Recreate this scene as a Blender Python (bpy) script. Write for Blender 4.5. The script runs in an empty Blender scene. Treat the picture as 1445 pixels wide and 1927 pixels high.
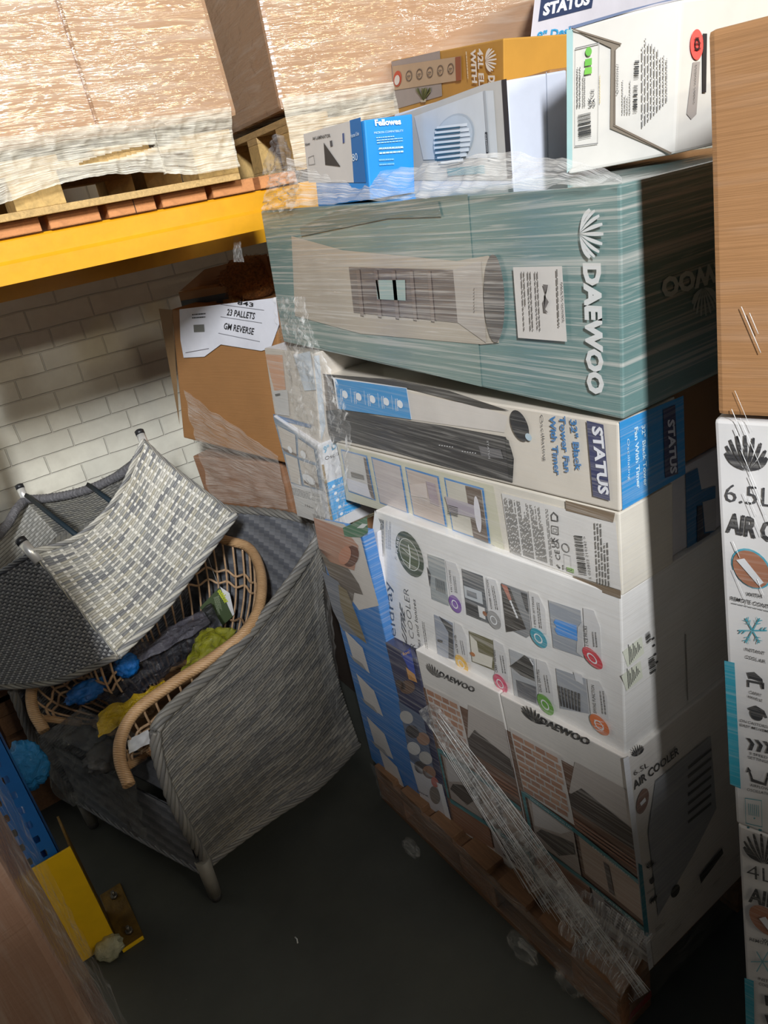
import bpy, bmesh, math, random
from mathutils import Vector, Matrix, noise
random.seed(7)
# ---------------------------------------------------------------- camera
F_PX, CX, CY, EYE = 1392.0, 722.5, 963.5, 1.8          # 1445 x 1927 frame
def _pix(x, y): return Vector((x-CX, y-CY, F_PX))
_n = _pix(1308, 3973).normalized()
_X = _pix(3143, -155); _X = (_X - _n*(_X@_n) if False else _X - _n*_X.dot(_n)).normalized()
_Z = -_n
_Y = _X.cross(_Z)
if _Y.z < 0: _Y = -_Y
ROT = Matrix((_X, _Y, _Z))                              # camera (x right, y down, z forward) -> world
CAM = Vector((0, 0, EYE))
def ray(px, py): return ROT @ _pix(px, py)
def onp(p, P, N):
    r = ray(*p); P = Vector(P); N = Vector(N)
    return CAM + r*((P-CAM).dot(N)/r.dot(N))
def onx(p, x): return onp(p, (x,0,0), (1,0,0))
def ony(p, y): return onp(p, (0,y,0), (0,1,0))
def onz(p, z): return onp(p, (0,0,z), (0,0,1))
sc = bpy.context.scene
cd = bpy.data.cameras.new('camera'); cam = bpy.data.objects.new('camera', cd); sc.collection.objects.link(cam)
right = ROT @ Vector((1,0,0)); up = ROT @ Vector((0,-1,0)); back = ROT @ Vector((0,0,-1))
mw = Matrix((right, up, back)).transposed().to_4x4(); mw.translation = CAM
cam.matrix_world = mw
cd.sensor_fit = 'VERTICAL'; cd.sensor_height = 36; cd.lens = 36*F_PX/1927; cd.clip_start = .02; cd.clip_end = 60
sc.camera = cam
# ---------------------------------------------------------------- world, lamps, exposure
w = bpy.data.worlds.new('world'); sc.world = w; w.use_nodes = True
w.node_tree.nodes['Background'].inputs[0].default_value = (.72, .84, 1, 1)
w.node_tree.nodes['Background'].inputs[1].default_value = .085
sc.view_settings.view_transform = 'Standard'; sc.view_settings.look = 'None'
sc.view_settings.exposure = 0.15; sc.view_settings.gamma = 1
def area(name, loc, target, sx, sy, watts, col):
    l = bpy.data.lights.new(name, 'AREA'); l.shape = 'RECTANGLE'; l.size = sx; l.size_y = sy; l.energy = watts; l.color = col
    o = bpy.data.objects.new(name, l); sc.collection.objects.link(o); o.location = loc
    o.rotation_euler = (Vector(target)-Vector(loc)).to_track_quat('-Z', 'Y').to_euler(); return o
area('ceiling_lamp_cool', (-1.5, -3.2, 4.2), (.8, 1.5, 1.2), .25, .9, 440, (.93, .96, 1))
area('ceiling_lamp_far', (.9, -4.2, 3.1), (.4, 2.5, 1.4), 1.2, .15, 45, (1, .88, .70))
for nm, x, wt, col in (('white_a', .95, 13, (.96,.98,1)), ('amber_a', 1.52, 11, (1,.80,.42)), ('white_b', 2.05, 13, (1,.97,.92)), ('amber_b', 2.6, 10, (1,.80,.42)),
                       ('white_c', 3.8, 15, (1,.97,.92)), ('amber_c', 5.9, 16, (1,.82,.45))):
    area('gangway_lamp_'+nm, (x, -2.7, 3.6), (x*.35, 1.75, 2.15), .34, .25, wt, col)
# ---------------------------------------------------------------- materials
_m = {}
def lin(c):
    f = lambda v: v/12.92 if v <= .04045 else ((v+.055)/1.055)**2.4
    return tuple(f(v/255) for v in c)
def nt(name):
    m = bpy.data.materials.new(name); m.use_nodes = True; t = m.node_tree
    return m, t, t.nodes['Principled BSDF']
def mapped(t, scale, rot=(0,0,0), coord='Object'):
    tc = t.nodes.new('ShaderNodeTexCoord'); mp = t.nodes.new('ShaderNodeMapping')
    mp.inputs['Scale'].default_value = scale; mp.inputs['Rotation'].default_value = rot
    if coord == 'World':
        g = t.nodes.new('ShaderNodeNewGeometry'); t.links.new(g.outputs['Position'], mp.inputs[0])
    else: t.links.new(tc.outputs[coord], mp.inputs[0])
    return mp
def nz(t, mp, scale, detail=4, rough=.6, dist=0):
    n = t.nodes.new('ShaderNodeTexNoise'); n.inputs['Scale'].default_value = scale; n.inputs['Detail'].default_value = detail
    n.inputs['Roughness'].default_value = rough; n.inputs['Distortion'].default_value = dist
    t.links.new(mp.outputs[0], n.inputs['Vector']); return n
def ramp(t, src, a, b, ca=(0,0,0,1), cb=(1,1,1,1)):
    r = t.nodes.new('ShaderNodeValToRGB'); r.color_ramp.elements[0].position = a; r.color_ramp.elements[1].position = b
    r.color_ramp.elements[0].color = ca; r.color_ramp.elements[1].color = cb
    t.links.new(src, r.inputs[0]); return r
def mixc(t, fac, a, b):
    m = t.nodes.new('ShaderNodeMix'); m.data_type = 'RGBA'
    for i, v in ((0, fac), (6, a), (7, b)):
        if hasattr(v, 'links'): t.links.new(v, m.inputs[i])
        else: m.inputs[i].default_value = v if i == 0 else (*v, 1)[:4]
    return m.outputs[2]
def bump(t, h, strength, dist, normal=None):
    b = t.nodes.new('ShaderNodeBump'); b.inputs['Strength'].default_value = strength; b.inputs['Distance'].default_value = dist
    t.links.new(h, b.inputs['Height'])
    if normal: t.links.new(normal, b.inputs['Normal'])
    return b.outputs[0]
def pm(col, film=0.0, rough=.55, var=.06):
    """printed board; film = strength of the film coat and its painted-in haze and highlights"""
    key = ('p', tuple(col), film, rough)
    if key in _m: return _m[key]
    m, t, b = nt('print'); c = lin(col)
    mp = mapped(t, (1,1,1), coord='World'); n0 = nz(t, mp, 9, 5)
    base = mixc(t, ramp(t, n0.outputs[0], .35, .7).outputs[0], c, tuple(v*(1-var*2) for v in c))
    b.inputs['Roughness'].default_value = rough
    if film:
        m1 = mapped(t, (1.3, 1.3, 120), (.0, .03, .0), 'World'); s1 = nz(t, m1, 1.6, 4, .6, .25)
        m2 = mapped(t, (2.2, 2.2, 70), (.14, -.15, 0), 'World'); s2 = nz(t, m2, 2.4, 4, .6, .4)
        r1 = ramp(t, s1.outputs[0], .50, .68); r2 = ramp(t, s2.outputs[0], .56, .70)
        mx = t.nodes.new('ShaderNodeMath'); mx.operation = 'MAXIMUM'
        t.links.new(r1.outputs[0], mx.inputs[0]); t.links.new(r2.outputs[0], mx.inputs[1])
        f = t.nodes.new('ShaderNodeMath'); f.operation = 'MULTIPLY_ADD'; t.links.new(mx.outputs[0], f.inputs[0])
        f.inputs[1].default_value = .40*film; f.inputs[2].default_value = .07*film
        base = mixc(t, f.outputs[0], base, (.66, .62, .56))  # whitish streaks: film haze plus its highlights painted into the base colour
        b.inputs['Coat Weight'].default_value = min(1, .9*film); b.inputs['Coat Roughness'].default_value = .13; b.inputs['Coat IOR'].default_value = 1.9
        ad = t.nodes.new('ShaderNodeMath'); ad.operation = 'ADD'
        t.links.new(s1.outputs[0], ad.inputs[0]); t.links.new(s2.outputs[0], ad.inputs[1])
        t.links.new(bump(t, ad.outputs[0], 1, .0014), b.inputs['Coat Normal'])
    t.links.new(base, b.inputs['Base Color'])
    _m[key] = m; return m
def kraft(col=(176,130,84), film=0.0, crinkle=0.0, vert=False):
    key = ('k', col, film, crinkle, vert)
    if key in _m: return _m[key]
    m, t, b = nt('cardboard'); c = lin(col)
    mp = mapped(t, (1,1,1), coord='World'); n0 = nz(t, mp, 5, 6); n1 = nz(t, mapped(t, (2,2,90), coord='World'), 3, 3)
    base = mixc(t, ramp(t, n0.outputs[0], .3, .75).outputs[0], c, tuple(v*.82 for v in c))
    b.inputs['Roughness'].default_value = .7
    nrm = bump(t, n1.outputs[0], .15, .01); t.links.new(nrm, b.inputs['Normal'])
    if film:
        m1 = mapped(t, (2.2, 2.2, 26) if not vert else (26,26,2.2), (.0, .05, .0), 'World'); s1 = nz(t, m1, 2.0, 4, .55, .5)
        m2 = mapped(t, (7, 7, 24), (.3, -.2, 0), 'World'); s2 = nz(t, m2, 1.5, 2, .5, .8)
        ad = t.nodes.new('ShaderNodeMath'); ad.operation = 'ADD'
        t.links.new(s1.outputs[0], ad.inputs[0]); t.links.new(s2.outputs[0], ad.inputs[1])
        rr = ramp(t, s1.outputs[0], .5, .72)
        f = t.nodes.new('ShaderNodeMath'); f.operation = 'MULTIPLY_ADD'; t.links.new(rr.outputs[0], f.inputs[0])
        f.inputs[1].default_value = .22*film; f.inputs[2].default_value = .06*film
        base = mixc(t, f.outputs[0], base, (.75, .70, .62))
        b.inputs['Coat Weight'].default_value = 1*film; b.inputs['Coat Roughness'].default_value = .15; b.inputs['Coat IOR'].default_value = 2.2
        t.links.new(bump(t, ad.outputs[0], 1, .003+.010*crinkle), b.inputs['Coat Normal'])
    t.links.new(base, b.inputs['Base Color'])
    _m[key] = m; return m
def flat(name, col, rough=.5, metal=0, bumpy=0, bscale=40, var=.1, spec=.5, coat=0):
    key = ('f', name)
    if key in _m: return _m[key]
    m, t, b = nt(name); c = lin(col); n0 = nz(t, mapped(t, (1,1,1)), bscale, 5)
    base = mixc(t, ramp(t, n0.outputs[0], .3, .75).outputs[0], c, tuple(v*(1-var*2) for v in c))
    t.links.new(base, b.inputs['Base Color']); b.inputs['Roughness'].default_value = rough; b.inputs['Metallic'].default_value = metal
    b.inputs['Coat Weight'].default_value = coat; b.inputs['Coat Roughness'].default_value = .1
    b.inputs['Specular IOR Level'].default_value = spec
    if bumpy: t.links.new(bump(t, n0.outputs[0], bumpy, .01), b.inputs['Normal'])
    _m[key] = m; return m
def timber(name, col, end=False):
    key = ('t', name)
    if key in _m: return _m[key]
    m, t, b = nt(name); c = lin(col)
    n0 = nz(t, mapped(t, (30,2,30) if not end else (8,8,8)), 3, 8, .7, 1.5)
    base = mixc(t, ramp(t, n0.outputs[0], .3, .7).outputs[0], c, tuple(v*.55 for v in c))
    t.links.new(base, b.inputs['Base Color']); b.inputs['Roughness'].default_value = .8
    t.links.new(bump(t, n0.outputs[0], .4, .004), b.inputs['Normal'])
    _m[key] = m; return m
def filmmat(name='stretch_film', a0=.06, a1=.7, sc_=(1.5,1.5,60), col=(.85,.84,.80), lo=.48, hi=.75):
    key = ('film', name)
    if key in _m: return _m[key]
    m, t, b = nt(name)
    s1 = nz(t, mapped(t, sc_, coord='UV'), 2.0, 7, .7, .6)
    r = ramp(t, s1.outputs[0], lo, hi)
    f = t.nodes.new('ShaderNodeMath'); f.operation = 'MULTIPLY_ADD'; t.links.new(r.outputs[0], f.inputs[0])
    f.inputs[1].default_value = a1-a0; f.inputs[2].default_value = a0
    b.inputs['Base Color'].default_value = (*col, 1); b.inputs['Roughness'].default_value = .16
    b.inputs['Specular IOR Level'].default_value = 1
    t.links.new(f.outputs[0], b.inputs['Alpha'])
    t.links.new(bump(t, s1.outputs[0], 1, .0015), b.inputs['Normal'])
    _m[key] = m; return m
# ---------------------------------------------------------------- mesh helpers
class MB:
    def __init__(s): s.v = []; s.f = []; s.mi = []; s.mats = []; s.uv = None; s.col = None; s.smooth = []
    def mat(s, m):
        if m not in s.mats: s.mats.append(m)
        return s.mats.index(m)
    def face(s, pts, m, smooth=False):
        i = len(s.v); s.v += [Vector(p) for p in pts]; s.f.append(list(range(i, i+len(pts)))); s.mi.append(s.mat(m)); s.smooth.append(smooth)
    def mesh(s, vs, fs, m, smooth=False):
        i = len(s.v); s.v += [Vector(p) for p in vs]; k = s.mat(m)
        for f in fs: s.f.append([i+j for j in f]); s.mi.append(k); s.smooth.append(smooth)
    def hexa(s, c, m, bev=0, ms=None):
        """c: bottom four then top four corners, both the same way round"""
        fs = [(3,2,1,0),(4,5,6,7),(0,1,5,4),(1,2,6,5),(2,3,7,6),(3,0,4,7)]
        bm = bmesh.new(); vs = [bm.verts.new(p) for p in c]
        for f in fs: bm.faces.new([vs[j] for j in f])
        bmesh.ops.recalc_face_normals(bm, faces=bm.faces)
        if bev: bmesh.ops.bevel(bm, geom=list(bm.edges), offset=bev, segments=2, affect='EDGES', profile=.6)
        bm.verts.index_update()
        s.mesh([v.co.copy() for v in bm.verts], [[v.index for v in f.verts] for f in bm.faces], m, False); bm.free()
    def box(s, lo, hi, m, bev=0):
        x0,y0,z0 = lo; x1,y1,z1 = hi
        s.hexa([(x0,y0,z0),(x1,y0,z0),(x1,y1,z0),(x0,y1,z0),(x0,y0,z1),(x1,y0,z1),(x1,y1,z1),(x0,y1,z1)], m, bev)
    def tube(s, pts, r, m, seg=8, closed=False, cap=True):
        pts = [Vector(p) for p in pts]; n = len(pts); rs = r if isinstance(r, (list, tuple)) else [r]*n
        fr = frames(pts); i = len(s.v); k = s.mat(m)
        for p, (a, b), q in zip(pts, fr, rs):
            for j in range(seg):
                t = 2*math.pi*j/seg; s.v.append(p + a*(q*math.cos(t)) + b*(q*math.sin(t)))
        for a in range(n-1):
            for j in range(seg):
                s.f.append([i+a*seg+j, i+a*seg+(j+1)%seg, i+(a+1)*seg+(j+1)%seg, i+(a+1)*seg+j]); s.mi.append(k); s.smooth.append(True)
        if cap:
            s.f.append([i+j for j in range(seg)][::-1]); s.mi.append(k); s.smooth.append(False)
            s.f.append([i+(n-1)*seg+j for j in range(seg)]); s.mi.append(k); s.smooth.append(False)
    def build(s, name, parent=None, origin=None, **tags):
        me = bpy.data.meshes.new(name)
        lo = Vector([min(v[i] for v in s.v) for i in range(3)]); hi = Vector([max(v[i] for v in s.v) for i in range(3)])
        o0 = Vector(origin) if origin else Vector(((lo.x+hi.x)/2, (lo.y+hi.y)/2, lo.z))
        me.from_pydata([tuple(v-o0) for v in s.v], [], s.f)
        for m in s.mats: me.materials.append(m)
        me.polygons.foreach_set('material_index', s.mi); me.polygons.foreach_set('use_smooth', s.smooth)
        if s.uv:
            ul = me.uv_layers.new(name='UVMap')
            for l in me.loops: ul.data[l.index].uv = s.uv[l.vertex_index]
        if s.col:
            ca = me.color_attributes.new('strand', 'FLOAT_COLOR', 'CORNER')
            k = 0
            for p in me.polygons:
                for _ in p.loop_indices: ca.data[k].color = s.col[p.index]; k += 1
        me.update()
        o = bpy.data.objects.new(name, me); sc.collection.objects.link(o)
        if parent:
            o.parent = parent; w0 = Vector(parent.location); q = parent.parent
            while q: w0 = w0 + q.location; q = q.parent
            o.location = o0 - w0
        else: o.location = o0
        for k, v in tags.items(): o[k] = v
        return o
def frames(pts):
    out = []; prev = None
    for i in range(len(pts)):
        t = (pts[min(i+1, len(pts)-1)] - pts[max(i-1, 0)]).normalized()
        if prev is None:
            a = t.cross(Vector((0,0,1)))
            if a.length < .1: a = t.cross(Vector((1,0,0)))
        else: a = prev - t*prev.dot(t)
        a.normalize(); prev = a; out.append((a, t.cross(a)))
    return out
def spline(pts, n=12):
    """Catmull-Rom through the points, resampled evenly"""
    P = [Vector(p) for p in pts]; P = [P[0]*2-P[1]] + P + [P[-1]*2-P[-2]]; out = []
    for i in range(1, len(P)-2):
        for k in range(n):
            t = k/n; a,b,c,d = P[i-1:i+3]
            out.append(.5*((2*b)+(c-a)*t+(2*a-5*b+4*c-d)*t*t+(3*b-a-3*c+d)*t**3))
    out.append(P[-2]); return out
def resample(pts, n):
    L = [0]
    for a, b in zip(pts, pts[1:]): L.append(L[-1]+(b-a).length)
    out = []; j = 0
    for i in range(n+1):
        s = L[-1]*i/n
        while j < len(L)-2 and L[j+1] < s: j += 1
        out.append(pts[j].lerp(pts[j+1], (s-L[j])/max(1e-9, L[j+1]-L[j])))
    return out
def root(name, loc, **tags):
    o = bpy.data.objects.new(name, None); o.empty_display_size = .05; sc.collection.objects.link(o); o.location = loc
    for k, v in tags.items(): o[k] = v
    return o
# ---------------------------------------------------------------- printing on a face
_glyph = {}
def glyphs(txt, weight):
    key = (txt, weight)
    if key in _glyph: return _glyph[key]
    c = bpy.data.curves.new('t', 'FONT'); c.body = txt; c.size = 1; c.offset = weight; c.resolution_u = 2; c.fill_mode = 'FRONT'
    o = bpy.data.objects.new('t', c); sc.collection.objects.link(o); bpy.context.view_layer.update()
    me = bpy.data.meshes.new_from_object(o.evaluated_get(bpy.context.evaluated_depsgraph_get()))
    vs = [v.co.copy() for v in me.vertices]; fs = [list(p.vertices) for p in me.polygons]
    bpy.data.objects.remove(o); bpy.data.curves.remove(c); bpy.data.meshes.remove(me)
    x0 = min(v.x for v in vs); x1 = max(v.x for v in vs)
    _glyph[key] = ([((v.x-x0)/(x1-x0), v.y/.73) for v in vs], fs); return _glyph[key]
class Face:
    """a flat side of a carton; prints are placed on it by where they are seen"""
    def __init__(s, mb, P, N, film=0.0, conv=None):
        s.mb = mb; s.P = Vector(P); s.N = Vector(N).normalized(); s.film = film; s.c = conv or (lambda x, y: (x, y))
    def at(s, p, lay=1): return onp(s.c(*p), s.P, s.N) + s.N*(.0012*lay)
    def m(s, col, **k): return pm(col, s.film, **k)
    def poly(s, pts, col, lay=1): s.mb.face([s.at(p, lay) for p in pts], s.m(col))
    def ell(s, c, a, b, col, lay=2, n=24, r0=0):
        C, A, B = s.at(c, lay), s.at(a, lay), s.at(b, lay); A = A-C; B = B-C
        ring = [C+A*math.cos(2*math.pi*i/n)+B*math.sin(2*math.pi*i/n) for i in range(n)]
        if not r0: s.mb.face(ring, s.m(col)); return
        inn = [C+(p-C)*r0 for p in ring]
        for i in range(n): s.mb.face([ring[i], ring[(i+1)%n], inn[(i+1)%n], inn[i]], s.m(col))
    def text(s, txt, p0, p1, ph, col, w=0.0, lay=3):
        vs, fs = glyphs(txt, w); O = s.at(p0, lay); U = s.at(p1, lay)-O; V = (s.at(ph, lay)-O)*(.72 if abs(w) <= .0101 else 1)
        s.mb.mesh([O+U*x+V*y for x, y in vs], fs, s.m(col))
    def bars(s, p0, p1, ph, col=(30,30,30), n=26, lay=3, seed=1):
        rnd = random.Random(seed); O = s.at(p0, lay); U = s.at(p1, lay)-O; V = s.at(ph, lay)-O; x = 0
        while x < 1:
            wd = rnd.choice((1,1,2,3))*.5/n
            if x+wd > 1: break
            s.mb.face([O+U*x, O+U*(x+wd), O+U*(x+wd)+V, O+U*x+V], s.m(col)); x += wd + rnd.choice((1,1,2))*.5/n
    def lines(s, p0, p1, ph, col=(90,88,86), n=6, lay=3, seed=1, fill=.36):
        """n rows of fine print running p0 -> p1, stacked towards ph"""
        rnd = random.Random(seed); O = s.at(p0, lay); U = s.at(p1, lay)-O; V = s.at(ph, lay)-O
        for r in range(n):
            x = 0; end = 1 if rnd.random() < .7 else rnd.uniform(.5, 1); y = (r+.2)/n; h = fill/n
            while x < end:
                wd = rnd.uniform(.04, .14)
                a = min(x+wd, end); s.mb.face([O+U*x+V*y, O+U*a+V*y, O+U*a+V*(y+h), O+U*x+V*(y+h)], s.m(col)); x = a+.02
    def frame(s, q, col, t=.06, lay=3):
        Q = [s.at(p, lay) for p in q]; C = sum(Q, Vector())/4; I = [p+(C-p)*t for p in Q]
        for i in range(4): s.mb.face([Q[i], Q[(i+1)%4], I[(i+1)%4], I[i]], s.m(col))
    def fan(s, c, pr, pu, col, lay=3):
        """open shell of seven blades: c middle, pr its right end, pu its top"""
        C = s.at(c, lay); R = s.at(pr, lay)-C; U = s.at(pu, lay)-C
        for k in range(-4, 5):
            a = math.radians(k*24); tip = (math.sin(a)*1.0, math.cos(a)*1.0 if abs(k) < 4 else math.cos(a)*.75)
            b = (k*.02, -.95); px, py = tip[0]-b[0], tip[1]-b[1]; L = math.hypot(px, py); nx, ny = -py/L, px/L
            wd = .085 if abs(k) < 4 else .13; bow = -k*.035
            def pt(t, sgn): return (b[0]+px*t+nx*(wd*sgn*math.sin(math.pi*min(t*.78, 1))+bow*math.sin(math.pi*t)), b[1]+py*t+ny*(wd*sgn*math.sin(math.pi*min(t*.78, 1))+bow*math.sin(math.pi*t)))
            ts = [i/8 for i in range(9)]
            for i in range(8):
                q = [pt(ts[i], 1), pt(ts[i+1], 1), pt(ts[i+1], -1), pt(ts[i], -1)]
                s.mb.face([C+R*x+U*y for x, y in q], s.m(col))
def carton(plane, FT, NT, NB, FB, D, mat, bev=.003, top=None):
    """hexahedron whose near side lies in plane=(P,N) with the four seen corners, deepened by D"""
    mb = MB(); P, N = plane
    ft, nt_, nb, fb = [onp(p, P, N) for p in (FT, NT, NB, FB)]; D = Vector(D)
    mb.hexa([nb, nb+D, fb+D, fb, nt_, nt_+D, ft+D, ft], mat, bev)
    mb.c = (ft, nt_, nb, fb); mb.D = D; return mb
def lface(mb, plane, film, conv=None): return Face(mb, plane[0], -Vector(plane[1]) if Vector(plane[1]).x > 0 else plane[1], film, conv)
def side_n(a, b, D):
    n = (a-b).cross(D).normalized()
    return n if n.x < 0 else -n
def rface(mb, film, conv=None):
    ft, nt_, nb, fb = mb.c; n = mb.D.cross(nt_-nb)
    if n.y > 0: n = -n
    return Face(mb, nb, n, film, conv)
def K(ox, oy, s): return lambda x, y: (ox+x/s, oy+y/s)
WHITE=(232,229,224); CREAM=(224,216,200); INK=(32,32,36); NAVY=(36,44,92); SKY=(20,160,222); GREY=(150,150,150)
# ================================================================ STRUCTURE
def brickwall():
    m, t, b = nt('painted_brick')
    mp = mapped(t, (1,1,1), (math.pi/2,0,0), 'World')
    br = t.nodes.new('ShaderNodeTexBrick'); br.inputs['Scale'].default_value = 1; br.inputs['Brick Width'].default_value = .232
    br.inputs['Row Height'].default_value = .0745; br.inputs['Mortar Size'].default_value = .0035; br.inputs['Mortar Smooth'].default_value = .6
    br.squash = .5; br.squash_frequency = 4; br.inputs['Bias'].default_value = 0
    br.inputs['Color1'].default_value = (*lin((226,222,205)),1); br.inputs['Color2'].default_value = (*lin((216,213,197)),1); br.inputs['Mortar'].default_value = (*lin((203,199,184)),1)
    n = nz(t, mapped(t, (1,1,1), coord='World'), 14, 5)
    wv = t.nodes.new('ShaderNodeVectorMath'); wv.operation = 'MULTIPLY_ADD'; t.links.new(nz(t, mapped(t, (1,1,1), coord='World'), 6, 2).outputs[1], wv.inputs[0])
    wv.inputs[1].default_value = (.012,.012,.012); t.links.new(mp.outputs[0], wv.inputs[2]); t.links.new(wv.outputs[0], br.inputs['Vector'])
    t.links.new(mixc(t, ramp(t, n.outputs[0], .3, .8).outputs[0], br.outputs[0], lin((205,200,184))), b.inputs['Base Color'])
    # mortar is low, brick faces stand a little proud
    inv = t.nodes.new('ShaderNodeMath'); inv.operation = 'SUBTRACT'; inv.inputs[0].default_value = 1; t.links.new(br.outputs[1], inv.inputs[1])
    n2 = nz(t, mapped(t, (1,1,1), coord='World'), 60, 4)
    t.links.new(bump(t, inv.outputs[0], .8, .006, bump(t, n2.outputs[0], .25, .004)), b.inputs['Normal'])
    b.inputs['Roughness'].default_value = .55
    return m
def floormat():
    m, t, b = nt('worn_floor'); mp = mapped(t, (1,1,1), coord='World')
    n = nz(t, mp, 2.2, 8, .65); s = nz(t, mapped(t, (40,3,1), (0,0,.6), 'World'), 2, 6, .8); d = nz(t, mp, 90, 2)
    c = mixc(t, ramp(t, n.outputs[0], .3, .75).outputs[0], lin((50,52,48)), lin((70,72,66)))
    c = mixc(t, ramp(t, s.outputs[0], .68, .8, (0,0,0,1), (.4,.4,.4,1)).outputs[0], c, lin((105,104,98)))
    c = mixc(t, ramp(t, d.outputs[0], .76, .80, (0,0,0,1), (.5,.5,.5,1)).outputs[0], c, lin((130,128,120)))
    t.links.new(c, b.inputs['Base Color']); b.inputs['Roughness'].default_value = .62
    t.links.new(bump(t, n.outputs[0], .2, .01), b.inputs['Normal']); return m
mb = MB(); mb.box((-4, -4.5, -.1), (5, 3.1, 0), floormat()); mb.build('floor', kind='structure')
mb = MB(); mb.box((-4, 3.0, 0), (5, 3.15, 6), brickwall()); mb.build('wall_rear', kind='structure')
mb = MB(); mb.box((-4, -4.65, 0), (5, -4.5, 6), flat('grey_paint', (120,118,112))); mb.build('wall_front', kind='structure')
# unseen blocks added behind the camera to shade floor and lower boxes
mb = MB(); mb.box((-2.6, -1.1, 0), (-.42, -.7, 2.45), flat('grey_paint', (120,118,112))); mb.build('shade_block_left', kind='structure')
mb = MB(); mb.box((-.42, -1.1, 0), (.55, -.7, 2.1), flat('grey_paint', (120,118,112))); mb.build('shade_block_right', kind='structure')
# ================================================================ PALLET RACK
YEL = flat('yellow_paint', (226,162,30), .38, 0, .05, 30, .06, coat=.3); YGD = flat('yellow_guard', (252,204,24), .45, 0, .1, 12, .07)
BLU = flat('blue_paint', (34,112,192), .4, 0, .08, 20, .08, coat=.2); RUST = flat('worn_brown_yellow', (122,92,30), .6, .1, .6, 25, .35)
STEEL = flat('steel', (150,146,138), .35, .9)
rack = root('pallet_rack', (.2, 1.75, 0), label='steel pallet rack with yellow beams and a punched blue post against the brick wall', category='rack')
def beam(y, z0, z1, x0, x1):
    """box beam with the step pressed along its face"""
    mb = MB(); h = z1-z0; pr = [(0,z0),(0,z0+h*.44),(.008,z0+h*.52),(.008,z0+h*.94),(.014,z1),(.05,z1),(.05,z0)]
    n = len(pr)
    for i in range(n):
        a, b = pr[i], pr[(i+1)%n]; mb.face([(x0,y+a[0],a[1]),(x1,y+a[0],a[1]),(x1,y+b[0],b[1]),(x0,y+b[0],b[1])], YEL)
    mb.face([(x0,y+a,z) for a, z in pr], YEL); mb.face([(x1,y+a,z) for a, z in pr][::-1], YEL)
    return mb.build('beam', rack)
beam(1.76, 1.722, 1.808, -.15, 2.6); beam(2.6, 1.64, 1.80, -.15, 2.6)
def upright(y, x0, x1, depth, z1, name='upright'):
    """open-backed post: a web punched with two columns of slots, and two side flanges"""
    mb = MB(); pit = .0508; cols = (x0+.030, x1-.030); hw, hh = .0075, .011
    xs = [x0, cols[0]-hw, cols[0]+hw, cols[1]-hw, cols[1]+hw, x1]; z = 0
    while z < z1:
        zc = z+pit/2
        for (a, b) in ((0,1),(2,3),(4,5)): mb.face([(xs[a],y,z),(xs[b],y,z),(xs[b],y,z+pit),(xs[a],y,z+pit)], BLU)
        for a in (1, 3):
            L, R = xs[a], xs[a+1]; c = (L+R)/2
            h6 = [(L+.002,zc-hh),(R-.002,zc-hh),(R,zc),(R-.001,zc+hh),(L+.001,zc+hh),(L,zc)]
            lo = [(L,z),(R,z),(R,zc)]; 
            mb.face([(p,y,q) for p,q in [(L,z),(R,z),h6[1],h6[0]]], BLU); mb.face([(p,y,q) for p,q in [(R,z),(R,zc),h6[1]]], BLU)
            mb.face([(p,y,q) for p,q in [(L,zc),(L,z),h6[0]]], BLU); mb.face([(p,y,q) for p,q in [(R,zc),(R,z+pit),h6[3]]], BLU)
            mb.face([(p,y,q) for p,q in [(R,z+pit),(L,z+pit),h6[4],h6[3]]], BLU); mb.face([(p,y,q) for p,q in [(L,z+pit),(L,zc),h6[4]]], BLU)
        z += pit
    mb.box((x0, y, 0), (x0+.002, y+depth, z), BLU); mb.box((x1-.002, y, 0), (x1, y+depth, z), BLU)
    mb.box((x0, y+depth, 0), (x0+.02, y+depth+.002, z), BLU); mb.box((x1-.02, y+depth, 0), (x1, y+depth+.002, z), BLU)
    return mb.build(name, rack)
upright(1.765, -.215, -.118, .07, 2.3); upright(2.60, -.215, -.118, .07, 2.3)
mb = MB()
for i in range(4):
    za, zb = .25+i*.5, .75+i*.5
    if i % 2: za, zb = zb, za
    mb.tube([(-.166,1.80,za),(-.166,2.63,zb)], .014, BLU, 6)
mb.build('brace', rack)
# yellow post protector
gr = root('post_guard', (-.13, 1.74, 0), label='yellow steel post guard bolted down before the blue rack post', category='post guard')
mb = MB(); zt = .372
mb.hexa([(-.215,1.745,.004),(-.088,1.745,.004),(-.088,1.751,.004),(-.215,1.751,.004),(-.215,1.745,zt),(-.088,1.745,zt),(-.088,1.751,zt),(-.215,1.751,zt)], YGD, .001)
mb.hexa([(-.092,1.752,.004),(-.086,1.752,.004),(-.086,1.86,.004),(-.092,1.86,.004),(-.092,1.752,zt),(-.086,1.752,zt),(-.086,1.86,zt+.02),(-.092,1.86,zt+.02)], RUST, .001)
mb.build('shield', gr)
mb = MB(); mb.hexa([(-.0855,1.70,.001),(-.022,1.70,.001),(-.022,1.93,.001),(-.0855,1.93,.001),(-.0855,1.70,.007),(-.022,1.70,.007),(-.022,1.93,.007),(-.0855,1.93,.007)], RUST, .002)
mb.hexa([(-.084,1.694,.001),(-.024,1.694,.001),(-.024,1.7,.001),(-.084,1.7,.001),(-.084,1.694,.010),(-.024,1.694,.010),(-.024,1.7,.010),(-.084,1.7,.010)], YGD, .001); mb.build('foot_plate', gr)
for y in (1.74, 1.89):
    mb = MB(); mb.tube([(-.05,y,.007),(-.05,y,.016)], .011, STEEL, 6); mb.tube([(-.05,y,.016),(-.05,y,.03)], .005, STEEL, 8); mb.build('bolt', gr)
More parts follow.
